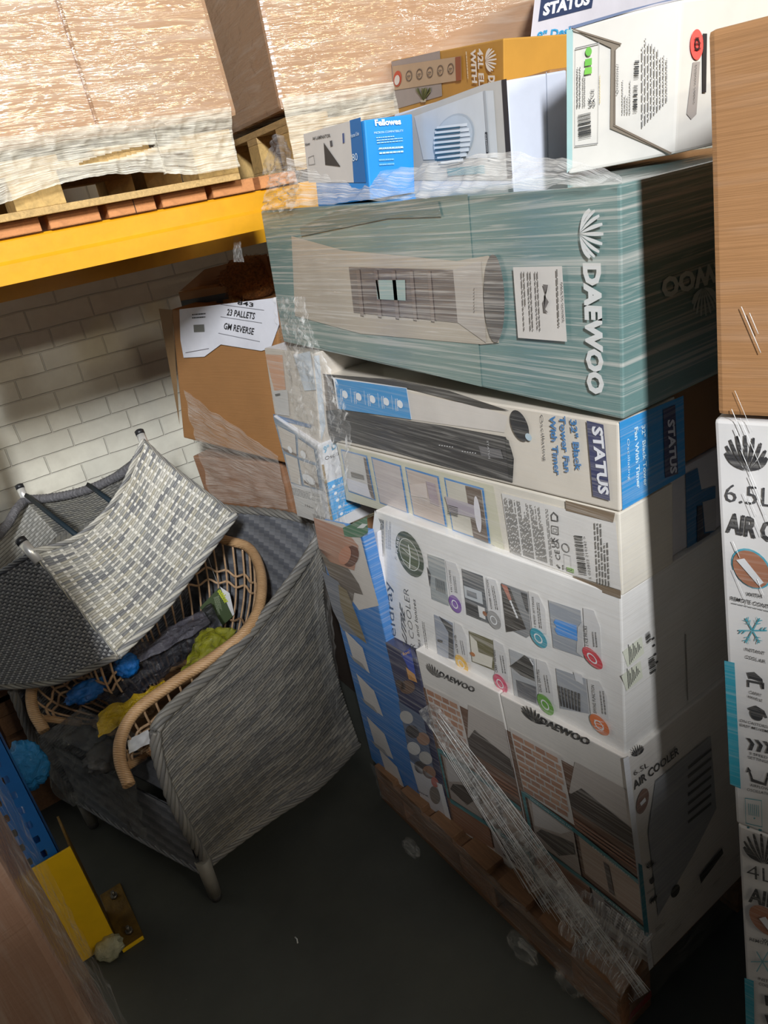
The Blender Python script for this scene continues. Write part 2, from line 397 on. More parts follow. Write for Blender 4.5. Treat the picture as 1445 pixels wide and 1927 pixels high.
# ================================================================ DECK PLANKS, UPPER LOADS
OR = timber('orange_timber', (212,144,90)); ORE = timber('orange_end', (222,152,96), True); PAL = timber('pale_timber', (214,178,118)); PALE = timber('pale_end', (222,184,116), True)
def plank_box(mb, lo, hi, m, me):
    x0,y0,z0 = lo; x1,y1,z1 = hi
    mb.hexa([(x0,y0,z0),(x1,y0,z0),(x1,y1,z0),(x0,y1,z0),(x0,y0,z1),(x1,y0,z1),(x1,y1,z1),(x0,y1,z1)], m, .0015)
    mb.face([(x0+.002,y0-.0005,z0+.002),(x1-.002,y0-.0005,z0+.002),(x1-.002,y0-.0005,z1-.002),(x0+.002,y0-.0005,z1-.002)], me)
where = ['leftmost of the row', 'second from the left', 'split at the end, third from the left', 'fourth from the left', 'fifth, just past the left load', 'sixth, half behind the near stack']
for i, (a, b) in enumerate([(-40,81),(97,192),(207,296),(308,391),(403,481),(492,560)]):
    xa = ony((a, 453-.193*a), 1.762).x; xb = ony((b, 453-.193*b), 1.762).x; mb = MB()
    plank_box(mb, (xa,1.762,1.810), (xb,2.66,1.838), OR, ORE)
    if i == 2: xm = xa+(xb-xa)*.56; mb.box((xm-.001,1.7605,1.810), (xm+.0008,1.763,1.838), flat('dark_gap', (60,34,18)))
    mb.build('deck_plank', label='orange-brown plank end on the yellow beam, '+where[i], category='plank', group='orange planks across the rack beam')
# left pallet on planks
lp = root('timber_pallet', (.55, 2.2, 1.838), label='pale timber pallet under the film-wrapped load at the upper left', category='pallet')
z0 = 1.8385
def pallet_parts(rt, x0, x1, y0, y1, z, mt, me, front='y', ht=.144, yaw=None):
    bt, bk = .018*ht/.144, .078*ht/.144
    for k in range(3):
        y = y0+(y1-y0-.1)*k/2; mb = MB(); mb.hexa(cr((x0,y,z),(x1,y+.1,z+bt)), mt, .0015); mb.build('bottom_board', rt)
    for k in range(3):
        for j in range(3):
            x = x0+(x1-x0-.1)*j/2; y = y0+(y1-y0-.1)*k/2; mb = MB(); mb.hexa(cr((x,y,z+bt),(x+.1,y+.1,z+bt+bk)), me, .002); mb.build('block', rt)
    for k in range(3):
        y = y0+(y1-y0-.1)*k/2; mb = MB(); mb.hexa(cr((x0,y,z+bt+bk),(x1,y+.1,z+2*bt+bk)), mt, .0015); mb.build('stringer_board', rt)
    for j in range(5):
        x = x0+(x1-x0-.12)*j/4; mb = MB(); mb.hexa(cr((x,y0,z+2*bt+bk),(x+.12,y1,z+3*bt+bk)), mt, .0015); mb.build('top_board', rt)
_yaw = None
def cr(lo, hi):
    x0,y0,z0 = lo; x1,y1,z1 = hi
    c = [(x0,y0,z0),(x1,y0,z0),(x1,y1,z0),(x0,y1,z0),(x0,y0,z1),(x1,y0,z1),(x1,y1,z1),(x0,y1,z1)]
    if _yaw:
        o, a = _yaw; return [(o[0]+(x-o[0])*math.cos(a)-(y-o[1])*math.sin(a), o[1]+(x-o[0])*math.sin(a)+(y-o[1])*math.cos(a), z) for x, y, z in c]
    return c
pallet_parts(lp, -.08, .815, 1.73, 2.55, z0, PAL, PALE, ht=.115)
# left wrapped load
KR = kraft((184,142,104), 1.0, .25); KRp = kraft((176,128,84))
ld = root('carton_load', (.4, 2.1, 1.955), label='big brown cartons wrapped in glossy film on the upper left pallet', category='carton stack')
mb = MB(); mb.hexa([(-.09,1.72,1.955),(.84,1.72,1.965),(.86,2.55,1.965),(-.09,2.55,1.955),(-.09,1.715,2.9),(.79,1.73,2.9),(.80,2.5,2.9),(-.09,2.5,2.9)], KR, .012); mb.build('carton', ld)
mb = MB()
# wrapped seams where cartons meet
for x in (.30, .52): mb.hexa([(x,1.7145,1.975),(x+.006,1.7145,1.975),(x+.006,1.722,1.975),(x,1.722,1.975),(x-.02,1.7125,2.88),(x-.014,1.7125,2.88),(x-.014,1.72,2.88),(x-.02,1.72,2.88)], kraft((150,104,62), 1.0, .25), .001)
mb.build('seam', ld)
def sheet(fn, nu, nv, m, amp=.004, fr=14, seed=0, uvn=None):
    """crinkled sheet over fn(u,v)"""
    mb = MB(); mb.uv = []; k = mb.mat(m); off = Vector((seed*3.1, seed*1.7, 0))
    P = [[Vector(fn(i/nu, j/nv)) for i in range(nu+1)] for j in range(nv+1)]
    for j in range(nv+1):
        for i in range(nu+1):
            a = P[j][min(i+1,nu)]-P[j][max(i-1,0)]; b = P[min(j+1,nv)][i]-P[max(j-1,0)][i]; n = a.cross(b)
            n = n.normalized() if n.length > 1e-9 else Vector((0,0,1))
            q = P[j][i]*fr+off if not uvn else Vector((i/nu*uvn[0], j/nv*uvn[1], seed*1.3)); h = 1-abs(noise.noise(q))*2.4 + .5*(1-abs(noise.noise(q*2.3))*2)
            mb.v.append(P[j][i]+n*amp*h); mb.uv.append((i/nu, j/nv))
    for j in range(nv):
        for i in range(nu):
            a = j*(nu+1)+i; mb.f.append([a, a+1, a+nu+2, a+nu+1]); mb.mi.append(k); mb.smooth.append(True)
    return mb
# film skirt round the pallet, torn open in one place
FS = filmmat('film_skirt', .22, .92, (5,24,1), (.88,.82,.68), .38, .66)
def skirt(u, v):
    x = -.09+u*.91; sag = .0+.10*max(0, (v<.999))*0
    top = 1.985; bot = 1.862 + (.0 if u < .45 else 0) + .028*math.sin(max(0, min(1, (u-.38)/.5))*math.pi)
    y = 1.708+.012*(1-v)*0
    return (x-.012*(1-v)*(u > .8), y + .012*math.sin(v*math.pi), bot+(top-bot)*v)
mb = sheet(skirt, 300, 40, FS, .004, 30, 1)
keep = []
for idx, f in enumerate(mb.f):
    c = sum((mb.v[i] for i in f), Vector())/4; a = (c.x-.545)/.085; b = (c.z-(1.925+(c.x-.545)*.08))/.0065
    if a*a+b*b > 1: keep.append(idx)
mb.f = [mb.f[i] for i in keep]; mb.mi = [mb.mi[i] for i in keep]; mb.smooth = [mb.smooth[i] for i in keep]
mb.build('film_skirt', ld, label='crinkled clear film with a long tear')
# second load, slightly turned
A2 = Vector((1.075, 1.93, 0)); ang = math.radians(-9); _yaw = ((A2.x, A2.y), ang)
rp = root('timber_pallet', (1.5, 2.1, 1.838), label='yellowish timber pallet turned a little, right of the gap between upper loads', category='pallet')
pallet_parts(rp, A2.x, A2.x+1.1, A2.y, A2.y+.66, z0, PAL, PALE, ht=.142)
ld2 = root('carton_load', (1.6, 2.2, 1.985), label='brown wrapped carton load behind the near stack, upper middle of the photo', category='carton stack')
mb = MB(); mb.hexa([Vector(p)+Vector((0,0,0)) for p in cr((A2.x-.012,A2.y-.012,1.983),(A2.x+1.15,A2.y+.78,2.95))], KR, .012); mb.build('carton', ld2)
_c, _s = math.cos(ang), math.sin(ang)
def rot2(x, y, z): return (A2.x+x*_c-y*_s, A2.y+x*_s+y*_c, z)
mb = sheet(lambda u, v: rot2(-.008+u*1.1, -.016-.006*math.sin(v*3), 1.850+v*.16), 160, 30, FS, .004, 30, 5); mb.build('film_skirt', ld2)
mb = sheet(lambda u, v: rot2(-.018, u*.25, 1.85+v*(.06+.03*math.sin(u*5))), 30, 14, filmmat('film_loose', .18, .8, (3,30,1), (.8,.8,.8)), .012, 22, 8); mb.build('film_scrap', ld2)
_yaw = None
# ================================================================ GM CARTON BEHIND
gp = ((.86, 2.2, 0), (-.95, -.31, 0)); D = Vector((.40, .12, 0))
mb = carton(gp, (322,582), (520,590), (540,872), (345,824), D, kraft((166,118,70)), .006)
f = lface(mb, gp, 0)
gm = mb.build('large_carton', label='tall brown carton with a torn white label reading 23 PALLETS', category='box')
mb = MB(); f = Face(mb, gp[0], gp[1], 0)
f.P = f.P+f.N*.004
f.poly([(338,582),(520,560),(526,610),(510,655),(492,660),(416,648),(385,671),(346,673),(340,640)], (226,226,232), 1)
f.text('843', (448,572), (478,577), (449,561), INK, .01, 3)
f.text('23 PALLETS', (428,592), (480,600), (430,580), INK, .012, 3); f.text('GM REVERSE', (422,618), (478,629), (424,606), INK, .012, 3)
for a, b in (((416,572),(498,583)),((416,595),(494,607)),((412,626),(490,642))): f.poly([a, b, (b[0],b[1]+1), (a[0],a[1]+1)], (120,120,125), 2)
f.poly([(365,611),(385,610),(386,624),(366,625)], (110,110,104), 2); f.lines((363,600),(388,598),(363,588), INK, 2)
f.poly([(350,663),(394,655),(394,656),(350,664)], (80,70,70), 2)
mb.build('paper_label', gm, label='torn white paper label printed with black words')
mb = MB(); a, b = onp((322,582),*gp), onp((312,578),*gp); c = onp((318,640),*gp); d = onp((342,830),*gp)
mb.face([onp((324,583),*gp), onp((310,580),*gp)+Vector((-.01,.03,0)), onp((322,680),*gp)+Vector((0,.03,0)), onp((338,800),*gp)], kraft((150,118,80)))
mb.build('side_flap', gm)
mb = carton(((.90,2.2,0), gp[1]), (362,858), (528,872), (558,985), (392,945), D, kraft((150,104,70), .5), .006)
mb.build('large_carton', label='lower brown carton wrapped in loose film under the carton with the white label', category='box')
mb = MB(); mb.box((.98, 2.08, 0), (1.4, 2.7, .42), kraft((62,50,42)), .01); mb.build('large_carton', label='floor-level carton coloured dark for the shade behind the woven armchair', category='box')  # carton colour darkened to stand for the shade in this gap
# things standing in the open carton
gq = ((.93, 2.3, 0), gp[1])
mb = carton(gq, (335,550), (432,536), (440,574), (344,585), Vector((.12,.04,0)), kraft((150,104,52)), .003)
f = Face(mb, *gq); f.poly([(341,566),(430,550),(431,562),(343,577)], (24,20,20), 1); f.poly([(408,566),(420,564),(421,574),(409,576)], (30,24,22), 2)
mb.build('small_carton', label='small brown box with a black stripe poking out of the tall open carton', category='box')
mb = MB(); mb.face([onp(p, (1.0,2.35,0), gp[1]) for p in [(338,548),(385,507),(500,478),(512,520),(432,536)]], kraft((140,92,46)))
mb.face([p+Vector((.004,.001,0)) for p in [onp(p, (1.0,2.35,0), gp[1]) for p in [(432,536),(512,520),(500,478),(385,507),(338,548)]]], kraft((140,92,46)))
mb.build('cardboard_flap', gm)
def blob(c, r, m, sub=4, amp=.2, fr=2.0, seed=0, ridged=True, squash=None):
    bm = bmesh.new(); bmesh.ops.create_icosphere(bm, subdivisions=sub, radius=1)
    R = squash or Matrix.Identity(3)
    for v in bm.verts:
        q = v.co*fr+Vector((seed*5.3, seed, 0)); h = (1-abs(noise.noise(q))*2.2)+.5*(1-abs(noise.noise(q*2.4))*2) if ridged else noise.noise(q)+.5*noise.noise(q*3)
        v.co = v.co*(1+amp*(h-.5)); v.co = R @ Vector((v.co.x*r[0], v.co.y*r[1], v.co.z*r[2]))+Vector(c)
    bm.verts.index_update(); mb = MB(); mb.uv = [(v.co.x*3, v.co.z*3) for v in bm.verts]
    mb.mesh([v.co for v in bm.verts], [[v.index for v in f.verts] for f in bm.faces], m, True); bm.free(); return mb
fur = flat('brown_fur', (158,98,40), .95, 0, 1, 120, .4)
c = onp((474,522), (1.02,2.3,0), gp[1]); mb = blob(c, (.11,.09,.07), fur, 4, .15, 3, 2, False)
rnd = random.Random(3)
for i in range(500):
    v = mb.v[rnd.randrange(600)]; n = (v-c).normalized(); e = v+n*.012+Vector((rnd.uniform(-.005,.005),0,-.004)); t = n.orthogonal()*.0012
    k = len(mb.v); mb.v += [v-t, v+t, e]; mb.uv += [(0,0)]*3; mb.f.append([k,k+1,k+2]); mb.mi.append(0); mb.smooth.append(False)
mb.build('fluffy_bundle', label='fluffy orange-brown plush bundle stuffed in the open carton under the beam', category='soft toy')
# ================================================================ MAIN STACK
def XP(x): return ((x,0,0),(1,0,0))
FM = 1.0
mp_ = root('timber_pallet', (1.15, 1.16, 0), label='dark timber pallet on the floor under the tall stack of appliance boxes', category='pallet')
PD = timber('dark_timber', (128,92,62)); PDE = timber('dark_end', (140,98,66), True)
def floor_pallet(rt, x0, x1, y0, y1):
    """stringer boards run along Y, so their long sides face the gangway"""
    for k in range(3):
        x = x0+(x1-x0-.1)*k/2; mb = MB(); mb.hexa(cr((x,y0,.0),(x+.1,y1,.02)), PD, .002); mb.build('bottom_board', rt)
        for j in range(3):
            y = y0+(y1-y0-.14)*j/2; mb = MB(); mb.hexa(cr((x,y,.02),(x+.1,y+.14,.098)), PDE, .003)
            if k == 0 and j == 0: mb.face([(x+.02,y-.001,.03),(x+.1,y-.001,.03),(x+.1,y-.001,.055),(x+.03,y-.001,.05)], flat('red_mark', (150,40,34), .8))
            mb.build('block', rt)
        mb = MB(); mb.hexa(cr((x,y0,.098),(x+.1,y1,.12)), PD, .002); mb.build('stringer_board', rt)
    for j in range(7):
        y = y0+(y1-y0-.1)*j/6; mb = MB(); mb.hexa(cr((x0,y,.12),(x1,y+.1,.142)), PD, .002); mb.build('top_board', rt)
floor_pallet(mp_, .752, 1.72, .69, 1.63)
# --- lower layer: plane leaning with the load
pa, pb_, pc = Vector((.765,1.66,.15)), Vector((.790,.69,.77)), Vector((.838,.68,.2))
N1 = (pb_-pa).cross(pc-pa).normalized()
if N1.x < 0: N1 = -N1
L1 = (pa, N1); c5 = K(600,1200,2.223); FL = .75
# blue appliance box, far left
mb = carton(L1, (592,985), (681,1005), (803,1545), (699,1428), (.033,0,0), pm((30,118,190), FL))
f = lface(mb, L1, FL); c9 = K(560,940,4.817); f.c = c9
f.poly([(150,160),(420,220),(575,345),(640,600),(740,960),(560,1000),(430,820),(330,560),(200,440)], (206,198,188), 1)
f.poly([(150,160),(430,260),(560,420),(520,640),(300,560),(200,440)], (176,128,104), 2)
f.ell((490,510),(545,560),(440,590),(96,52,38),3); f.ell((440,500),(480,540),(400,570),(190,128,100),4)
f.poly([(200,440),(380,520),(480,640),(560,760),(600,860),(520,840),(500,960),(380,860),(300,700)], (98,88,78), 2)
f.poly([(230,640),(380,740),(520,1060),(570,1250),(420,1180),(330,1000),(260,760)], (112,118,128), 3)
f.poly([(380,760),(460,820),(560,1080),(640,1300),(560,1240),(450,1100),(400,940)], (120,106,74), 4)
f.poly([(420,250),(640,150),(650,290),(585,335),(435,330)], (60,116,84), 3); f.poly([(550,250),(600,210),(650,215),(610,250)], (220,224,220), 4)
f.c = c5
for i, (x, y) in enumerate([(112,-35),(160,145),(203,325),(255,462)]):
    q = [(x,y),(x+75,y+75),(x+105+8*(i>0),y+182),(x+38,y+128)]; f.poly(q, (208,202,196), 3)
    f.poly([(x+20,y+100),(x+75,y+140),(x+95,y+172),(x+40,y+128)], (150,148,146), 4)
mb.build('appliance_box', label='blue box picturing a person and white appliances, far left of the stack', category='box', group='bottom layer boxes of the near stack')
# white carton slab
mb = carton(XP(.752), (678,1012), (710,1000), (726,1196), (703,1136), (.014,0,0), pm((228,226,230), .5)); mb.build('appliance_box', label='plain white narrow box between the blue box and the white air cooler box', category='box')
# focus box
mb = carton(L1, (723,1206), (783,1240), (860,1592), (806,1548), (.03,0,0), pm((36,40,78), FL))
f = lface(mb, L1, FL, c5)
f.poly([(345,65),(385,40),(400,110),(412,180),(378,130),(362,95)], (44,74,170), 2); f.text('foc', (357,72), (386,60), (352,60), (240,190,120), .02, 3)
f.poly([(368,120),(405,150),(416,185),(380,170)], (220,160,90), 3)
f.lines((372,160),(410,180),(368,140), (120,80,40), 3, 4)
f.ell((372,205),(395,225),(350,225),(100,66,44),2); f.ell((345,195),(360,215),(330,200),(64,46,40),2)
f.poly([(335,262),(440,330),(490,590),(385,510)], (92,106,130), 2)
for k, (x, y) in enumerate([(370,330),(395,390),(440,420),(400,460),(450,500),(430,540),(465,560)]): f.ell((x,y),(x+26,y+16),(x-10,y+22), [(190,186,180),(60,56,60),(160,120,96),(210,208,204)][k%4], 3); 
f.poly([(385,512),(500,592),(575,850),(452,745)], (206,204,206), 3)
f.ell((490,655),(512,672),(486,688),(120,112,106),4); f.ell((490,600),(505,612),(486,618),(190,100,90),4); f.text('box', (418,640),(465,665),(415,625),(60,60,70),.01,4)
f.poly([(497,600),(520,610),(578,840),(560,842)], (232,232,232), 4)
mb.build('appliance_box', label='narrow dark blue food-appliance box with white lower part, beside the blue box', category='box', group='bottom layer boxes of the near stack')
# two air cooler boxes with the brick picture
def cooler(q, label, first):
    FT, NT, NB, FB = q; mb = carton(L1, FT, NT, NB, FB, (.44,0,0), pm((222,216,208), FL))
    f = lface(mb, L1, FL); ft, nt_, nb, fb = mb.c
    base = K(0,0,1)
    def uv(s, t):                       # s: far -> near, t: bottom -> top, on the carton's own face
        p = fb.lerp(nb, s).lerp(ft.lerp(nt_, s), t); return p
    class G(Face):
        def at(s, p, lay=1): return uv(p[0], p[1]) + s.N*(.0012*lay)
    g = G(mb, f.P, f.N, FL)
    g.poly([(.0,.13),(1,.10),(1,.84),(.0,.84)], (112,78,58), 1)                       # brown room picture
    g.poly([(.05,.56),(.50,.54),(.48,.86),(.04,.86)], (212,204,196), 2)               # brick wall print
    rnd = random.Random(5)
    for r in range(9):
        x = .06-.03*(r%2)
        while x < .45:
            wd = rnd.uniform(.07,.10); a = max(x,.06); b = min(x+wd,.47)
            if b-a > .02: g.poly([(a,.565+r*.032),(b,.565+r*.032),(b,.588+r*.032),(a,.588+r*.032)], rnd.choice([(176,126,98),(186,138,108),(166,118,92)]), 3)
            x += wd+.012
    g.poly([(.50,.70),(1,.66),(1,.87),(.60,.87)], (188,178,170), 2)
    g.poly([(.50,.69),(.62,.76),(.99,.70),(1,.60),(.50,.63)], (58,44,38), 3)
    for k in range(3): g.poly([(.50,.57-k*.02),(1,.54-k*.02),(1,.55-k*.02),(.50,.585-k*.02)], (146,98,72), 3)
    TEAL = (40,124,130)
    g.poly([(.06,.565),(.50,.53),(1,.46),(1,.435),(.50,.505),(.06,.54)], TEAL, 4)
    g.text('HONEYCOMB COOLING PAD', (.12,.545),(.48,.517),(.12,.558),(226,232,232),.0,5); g.text('EASY MOVEMENT', (.64,.487),(.92,.449),(.64,.50),(226,232,232),.0,5)
    g.poly([(.08,.30),(.48,.27),(.48,.52),(.08,.545)], (170,156,146), 3)
    g.poly([(.10,.40),(.36,.45),(.46,.50),(.12,.53)], (196,190,186), 4); g.poly([(.10,.36),(.30,.31),(.46,.38),(.46,.44),(.30,.42),(.16,.40)], (60,50,44), 4)
    g.poly([(.52,.30),(1,.24),(1,.44),(.52,.51)], (182,158,140), 3); g.poly([(.72,.29),(.76,.285),(.75,.44),(.71,.445)], (92,78,72), 4)
    g.poly([(.06,.30),(.50,.27),(1,.21),(1,.185),(.50,.245),(.06,.275)], TEAL, 4); g.text('1L WATER TANK', (.60,.243),(.95,.203),(.60,.257),(226,232,232),.0,5)
    g.poly([(.03,.30),(.06,.30),(.06,.56),(.03,.56)], TEAL, 4)
    g.poly([(.04,.13),(.54,.11),(.54,.25),(.04,.28)], (140,92,64), 3); g.poly([(.56,.10),(1,.05),(1,.19),(.56,.24)], (170,160,156), 3)
    for k in range(6): g.poly([(.66,.212-k*.021),(.96,.172-k*.021),(.96,.180-k*.021),(.66,.222-k*.021)], (70,60,58), 4)
    g.poly([(0,0),(1,0),(1,.035),(0,.05)], (150,140,134), 2)
    for k in range(2): g.poly([(.985,.02),(1,.02),(1,.42),(.985,.42)], TEAL, 5)
    return mb, f
mb, f = cooler([(781,1222),(938,1304),(1013,1668),(861,1592)], '', 0)
f.c = c5; f.fan((485,133),(515,150),(478,108), INK, 4); f.text('DAEWOO', (508,155),(655,225),(514,135), INK, .035, 4)
mb.build('air_cooler_box', label='brick-picture air cooler box, left one of the two at the bottom', category='box', group='bottom layer boxes of the near stack')
mb, f = cooler([(940,1306),(1178,1428),(1231,1818),(1016,1668)], '', 1)
f.c = c5; f.fan((900,318),(945,340),(892,285), INK, 4); f.text('DAEWOO', (930,350),(1135,445),(938,325), INK, .035, 4)
r = rface(mb, .45, K(1100,1400,3.658)); T_ = (30,128,146)
r.poly([(262,100),(300,80),(470,1530),(440,1560)], (226,226,228), 1)
r.fan((355,40),(395,20),(350,5), INK, 3); r.text('6.5L', (330,215),(430,150),(322,165), INK, -.008, 3); r.text('AIR COOLER', (330,310),(640,60),(322,255), INK, .02, 3)
r.ell((392,390),(435,350),(392,310),(126,92,78),2); r.poly([(370,400),(405,360),(412,385),(378,420)],(220,220,220),3)
r.poly([(362,815),(388,830),(440,1330),(405,1310)], T_, 2)
r.poly([(480,250),(860,-60),(900,440),(740,760),(500,1180),(430,600)], (150,152,156), 2)
for k in range(7): r.poly([(700,150+k*62),(860,20+k*62),(862,38+k*62),(702,170+k*62)], (60,60,64), 3)
r.ell((615,1005),(645,985),(615,965),(22,22,24),3); r.poly([(780,900),(935,710),(945,745),(790,955)], (26,26,28), 3)
r.fan((440,820),(465,805),(440,795), INK, 3); r.ell((455,935),(470,925),(455,915), INK, 3)
for k in range(3): r.poly([(440+k*14,1085-k*10),(455+k*14,1050-k*10),(462+k*14,1060-k*10),(448+k*14,1098-k*10)], INK, 3)
r.lines((435,860),(480,815),(430,845), INK, 2); r.lines((420,1030),(480,985),(416,1015), INK, 2); r.lines((480,1290),(545,1235),(476,1262), INK, 3); r.text('AIR COOLER', (580,1315),(655,1235),(578,1300), (110,110,110), 0, 3)
mb.build('air_cooler_box', label='brick-picture air cooler box at the near bottom corner of the stack', category='box', group='bottom layer boxes of the near stack')
# filler cartons behind the visible ones keep the layers carried
mb = MB(); mb.box((1.30,.70,.145), (1.70,1.62,.74), pm((200,198,194), .4), .004); mb.build('plain_box', label='plain white carton at the back of the stack bottom layer', category='box')
# --- second layer
L2 = XP(.80)
LB = ((.798,.68,1), (1,.052,0))
mb = carton(LB, (706,960), (1168,1121), (1177,1430), (727,1192), (.42,0,0), pm(WHITE, FM)); f = lface(mb, LB, FM, c3 := K(700,980,3.01))
f.poly([(28,-20),(72,-5),(68,202),(32,186)], (112,114,116), 2); f.ell((48,158),(60,165),(48,178),(230,230,230),3,16,.7); f.text('Beldray', (62,140),(66,0),(38,130),(200,200,200),.0,3)
f.lines((84,150),(84,-5),(116,160), (150,150,150), 5, 3)
f.ell((217,188),(298,236),(206,64),(40,62,40),2); f.ell((217,188),(275,222),(209,100),(226,230,220),3,28,.95); f.ell((217,188),(271,220),(209,103),(74,88,56),3)
for a, b in (((222,262),(225,190)),((225,190),(180,150)),((225,190),(215,130)),((225,190),(262,215)),((222,240),(175,205)),((222,240),(262,262))):
    f.poly([(a[0]-4,a[1]),(a[0]+4,a[1]+2),(b[0]+2,b[1]),(b[0]-2,b[1])], (226,230,220), 4)
f.text('& PURE', (150,215),(165,90),(132,205),(235,235,235),.01,4)
f.text('Beldray', (150,720),(112,345),(100,700), INK, .0, 3)
f.text('3 LITRE', (210,760),(190,515),(182,700), INK, .03, 3); f.text('AIR COOLER', (262,800),(212,385),(232,780),(60,60,60), -.012, 3)
f.text('Humidifies and Ionises', (300,860),(252,445),(275,840),(40,40,40), 0, 3); f.lines((310,725),(288,565),(328,735),(90,90,90),2,3)
def pic(q, col, lay=2): f.poly(q, col, lay)
def tab(q, c, a, b, col, txt, t0, t1, tp):
    f.poly(q, (214,212,210), 2); f.ell(c, a, b, col, 4); f.ell(c, ((c[0]+a[0])/2,(c[1]+a[1])/2), ((c[0]+b[0])/2,(c[1]+b[1])/2), (235,235,235), 5, 16, .75)
    f.text(txt, t0, t1, tp, (50,50,52), .005, 4); f.lines((t0[0]+(t0[0]-tp[0])*1.2+0, t0[1]), (t1[0]+(t0[0]-tp[0])*1.2, t1[1]+30), (t0[0]+(t0[0]-tp[0])*2.6, t0[1]+6), (120,120,120), 2, 4)
pic([(318,185),(415,218),(440,480),(342,440)], (150,156,156)); pic([(318,255),(340,300),(335,372)], (40,40,44), 3)
for k in range(8): pic([(365+k*7,318+k*3),(368+k*7,319+k*3),(374+k*7,390+k*3),(371+k*7,389+k*3)], (50,54,56), 3)
tab([(420,222),(478,240),(500,300),(515,470),(450,460)], (480,466),(516,485),(474,418),(118,72,160),'4 IN 1 COOLING',(465,400),(453,275),(453,396))
pic([(512,268),(632,310),(668,580),(540,528)], (84,88,92)); pic([(525,362),(628,398),(636,470),(534,430)], (190,194,196), 3); pic([(545,385),(600,405),(605,438),(549,418)], (120,124,128), 4); pic([(538,455),(600,480),(625,560),(545,525)], (40,42,44), 3); pic([(605,475),(645,490),(650,555),(615,540)], (226,224,220), 3); f.ell((648,520),(660,525),(646,506),(150,90,50),4)
tab([(650,318),(705,335),(728,420),(738,560),(665,555)], (700,556),(740,575),(694,506),(150,148,146),'IONISER FUNCTION',(692,495),(668,330),(678,490))
pic([(738,348),(885,400),(908,640),(880,660),(762,600)], (130,132,134)); pic([(738,350),(790,380),(880,610),(768,626)], (44,40,38), 3); pic([(740,350),(775,365),(800,440),(785,445)], (180,110,90), 4)
for k in range(6): f.ell((795+k*7,452+k*17),(802+k*7,455+k*17),(794+k*7,443+k*17),(232,232,232),4,10)
pic([(850,400),(885,412),(895,520),(880,500)], (60,62,66), 3)
tab([(890,395),(945,415),(985,500),(995,640),(912,620)], (953,658),(1001,682),(944,606),(30,150,170),'3 SPEED SETTINGS',(940,600),(925,425),(926,594))
pic([(1003,446),(1186,505),(1205,772),(1032,715)], (150,156,164)); pic([(1045,552),(1165,588),(1172,676),(1060,640),(1048,625),(1042,605),(1052,595),(1036,570)], (34,140,222), 3); pic([(1172,600),(1200,560),(1205,770),(1165,740)], (190,190,190), 3)
tab([(1200,490),(1260,505),(1295,600),(1305,790),(1215,770)], (1258,770),(1315,805),(1245,716),(206,44,62),'2 ICE PACKS',(1235,705),(1227,590),(1212,698))
pic([(355,528),(462,575),(468,640),(475,790),(375,755)], (150,156,168)); pic([(385,535),(462,590),(470,780),(440,775),(440,630)], (48,50,56), 3); pic([(380,664),(408,674),(408,688),(380,678)], (20,20,20), 4)
tab([(470,572),(510,590),(540,660),(552,800),(480,780)], (516,804),(553,828),(508,758),(238,182,20),'WATER LEVEL',(500,750),(485,640),(484,744))
pic([(552,620),(690,675),(708,850),(570,795)], (96,90,48)); pic([(560,640),(600,680),(610,740),(690,770),(685,830),(575,790)], (222,216,200), 3); f.ell((578,750),(592,755),(576,738),(180,110,50),4)
tab([(690,668),(745,700),(765,770),(776,910),(700,880)], (736,915),(776,938),(726,866),(214,52,100),'CARRY HANDLE',(722,855),(706,725),(702,850))
pic([(780,722),(925,780),(945,1045),(810,985)], (176,178,180)); pic([(788,818),(840,780),(870,755),(915,790),(930,905),(850,870)], (26,26,26), 3); pic([(822,895),(935,935),(938,1030),(835,990)], (92,94,100), 3)
for k in range(4): f.ell((905+k*5,780+k*9),(910+k*5,782+k*9),(905+k*5,775+k*9),(235,235,235),4,8)
tab([(935,780),(990,800),(1018,880),(1035,1035),(950,1010)], (991,1034),(1038,1064),(982,980),(92,162,34),'DUAL EASY-FILL',(972,965),(955,835),(952,958))
pic([(1045,832),(1215,890),(1235,1090),(1070,1060)], (160,164,170)); pic([(1148,850),(1195,868),(1205,925),(1160,900)], (210,210,212), 3)
for k in range(7): pic([(1062+k*19,925+k*7),(1074+k*19,930+k*7),(1088+k*17,1045+k*5),(1078+k*17,1042+k*5)], (38,38,42), 4)
tab([(1222,892),(1290,905),(1335,990),(1345,1130),(1245,1110)], (1297,1148),(1352,1178),(1285,1094),(224,110,36),'SWING FUNCTION',(1282,1085),(1268,925),(1258,1078))
for k in range(4): f.lines((1270,1120+k*18),(1325,1135+k*18),(1268,1112+k*18),(255,255,255),1,5)
r = rface(mb, .5, K(1100,1040,4.188)); r.poly([(785,640),(795,640),(812,1160),(805,1160)], (150,146,138), 1)
for (x, y) in ((335,690),(325,880)):
    r.poly([(x-50,y+90),(x+130,y-40),(x+165,y+130),(x-5,y+280)] if False else [(x-40,y+90),(x+110,y-30),(x+130,y+100),(x,y+210)], (214,216,196), 1)
    for k in range(9): r.poly([(x+k*12,y+30-k*3+(k%3)*20),(x+4+k*12,y+28-k*3+(k%3)*20),(x+16+k*11,y+185-k*16),(x+12+k*11,y+188-k*16)], (60,62,60), 2)
r.bars((465,640),(480,725),(500,610), n=14); r.bars((490,830),(505,955),(535,800), n=16)
for k, (x, y) in enumerate(((530,665),(535,720),(545,790),(560,850))): r.poly([(x-10,y+8),(x+8,y-8),(x+12,y+8),(x-6,y+22)], INK, 2)
bel = mb.build('air_cooler_box', label='white air cooler box with eight feature pictures and a round green tree badge', category='box')
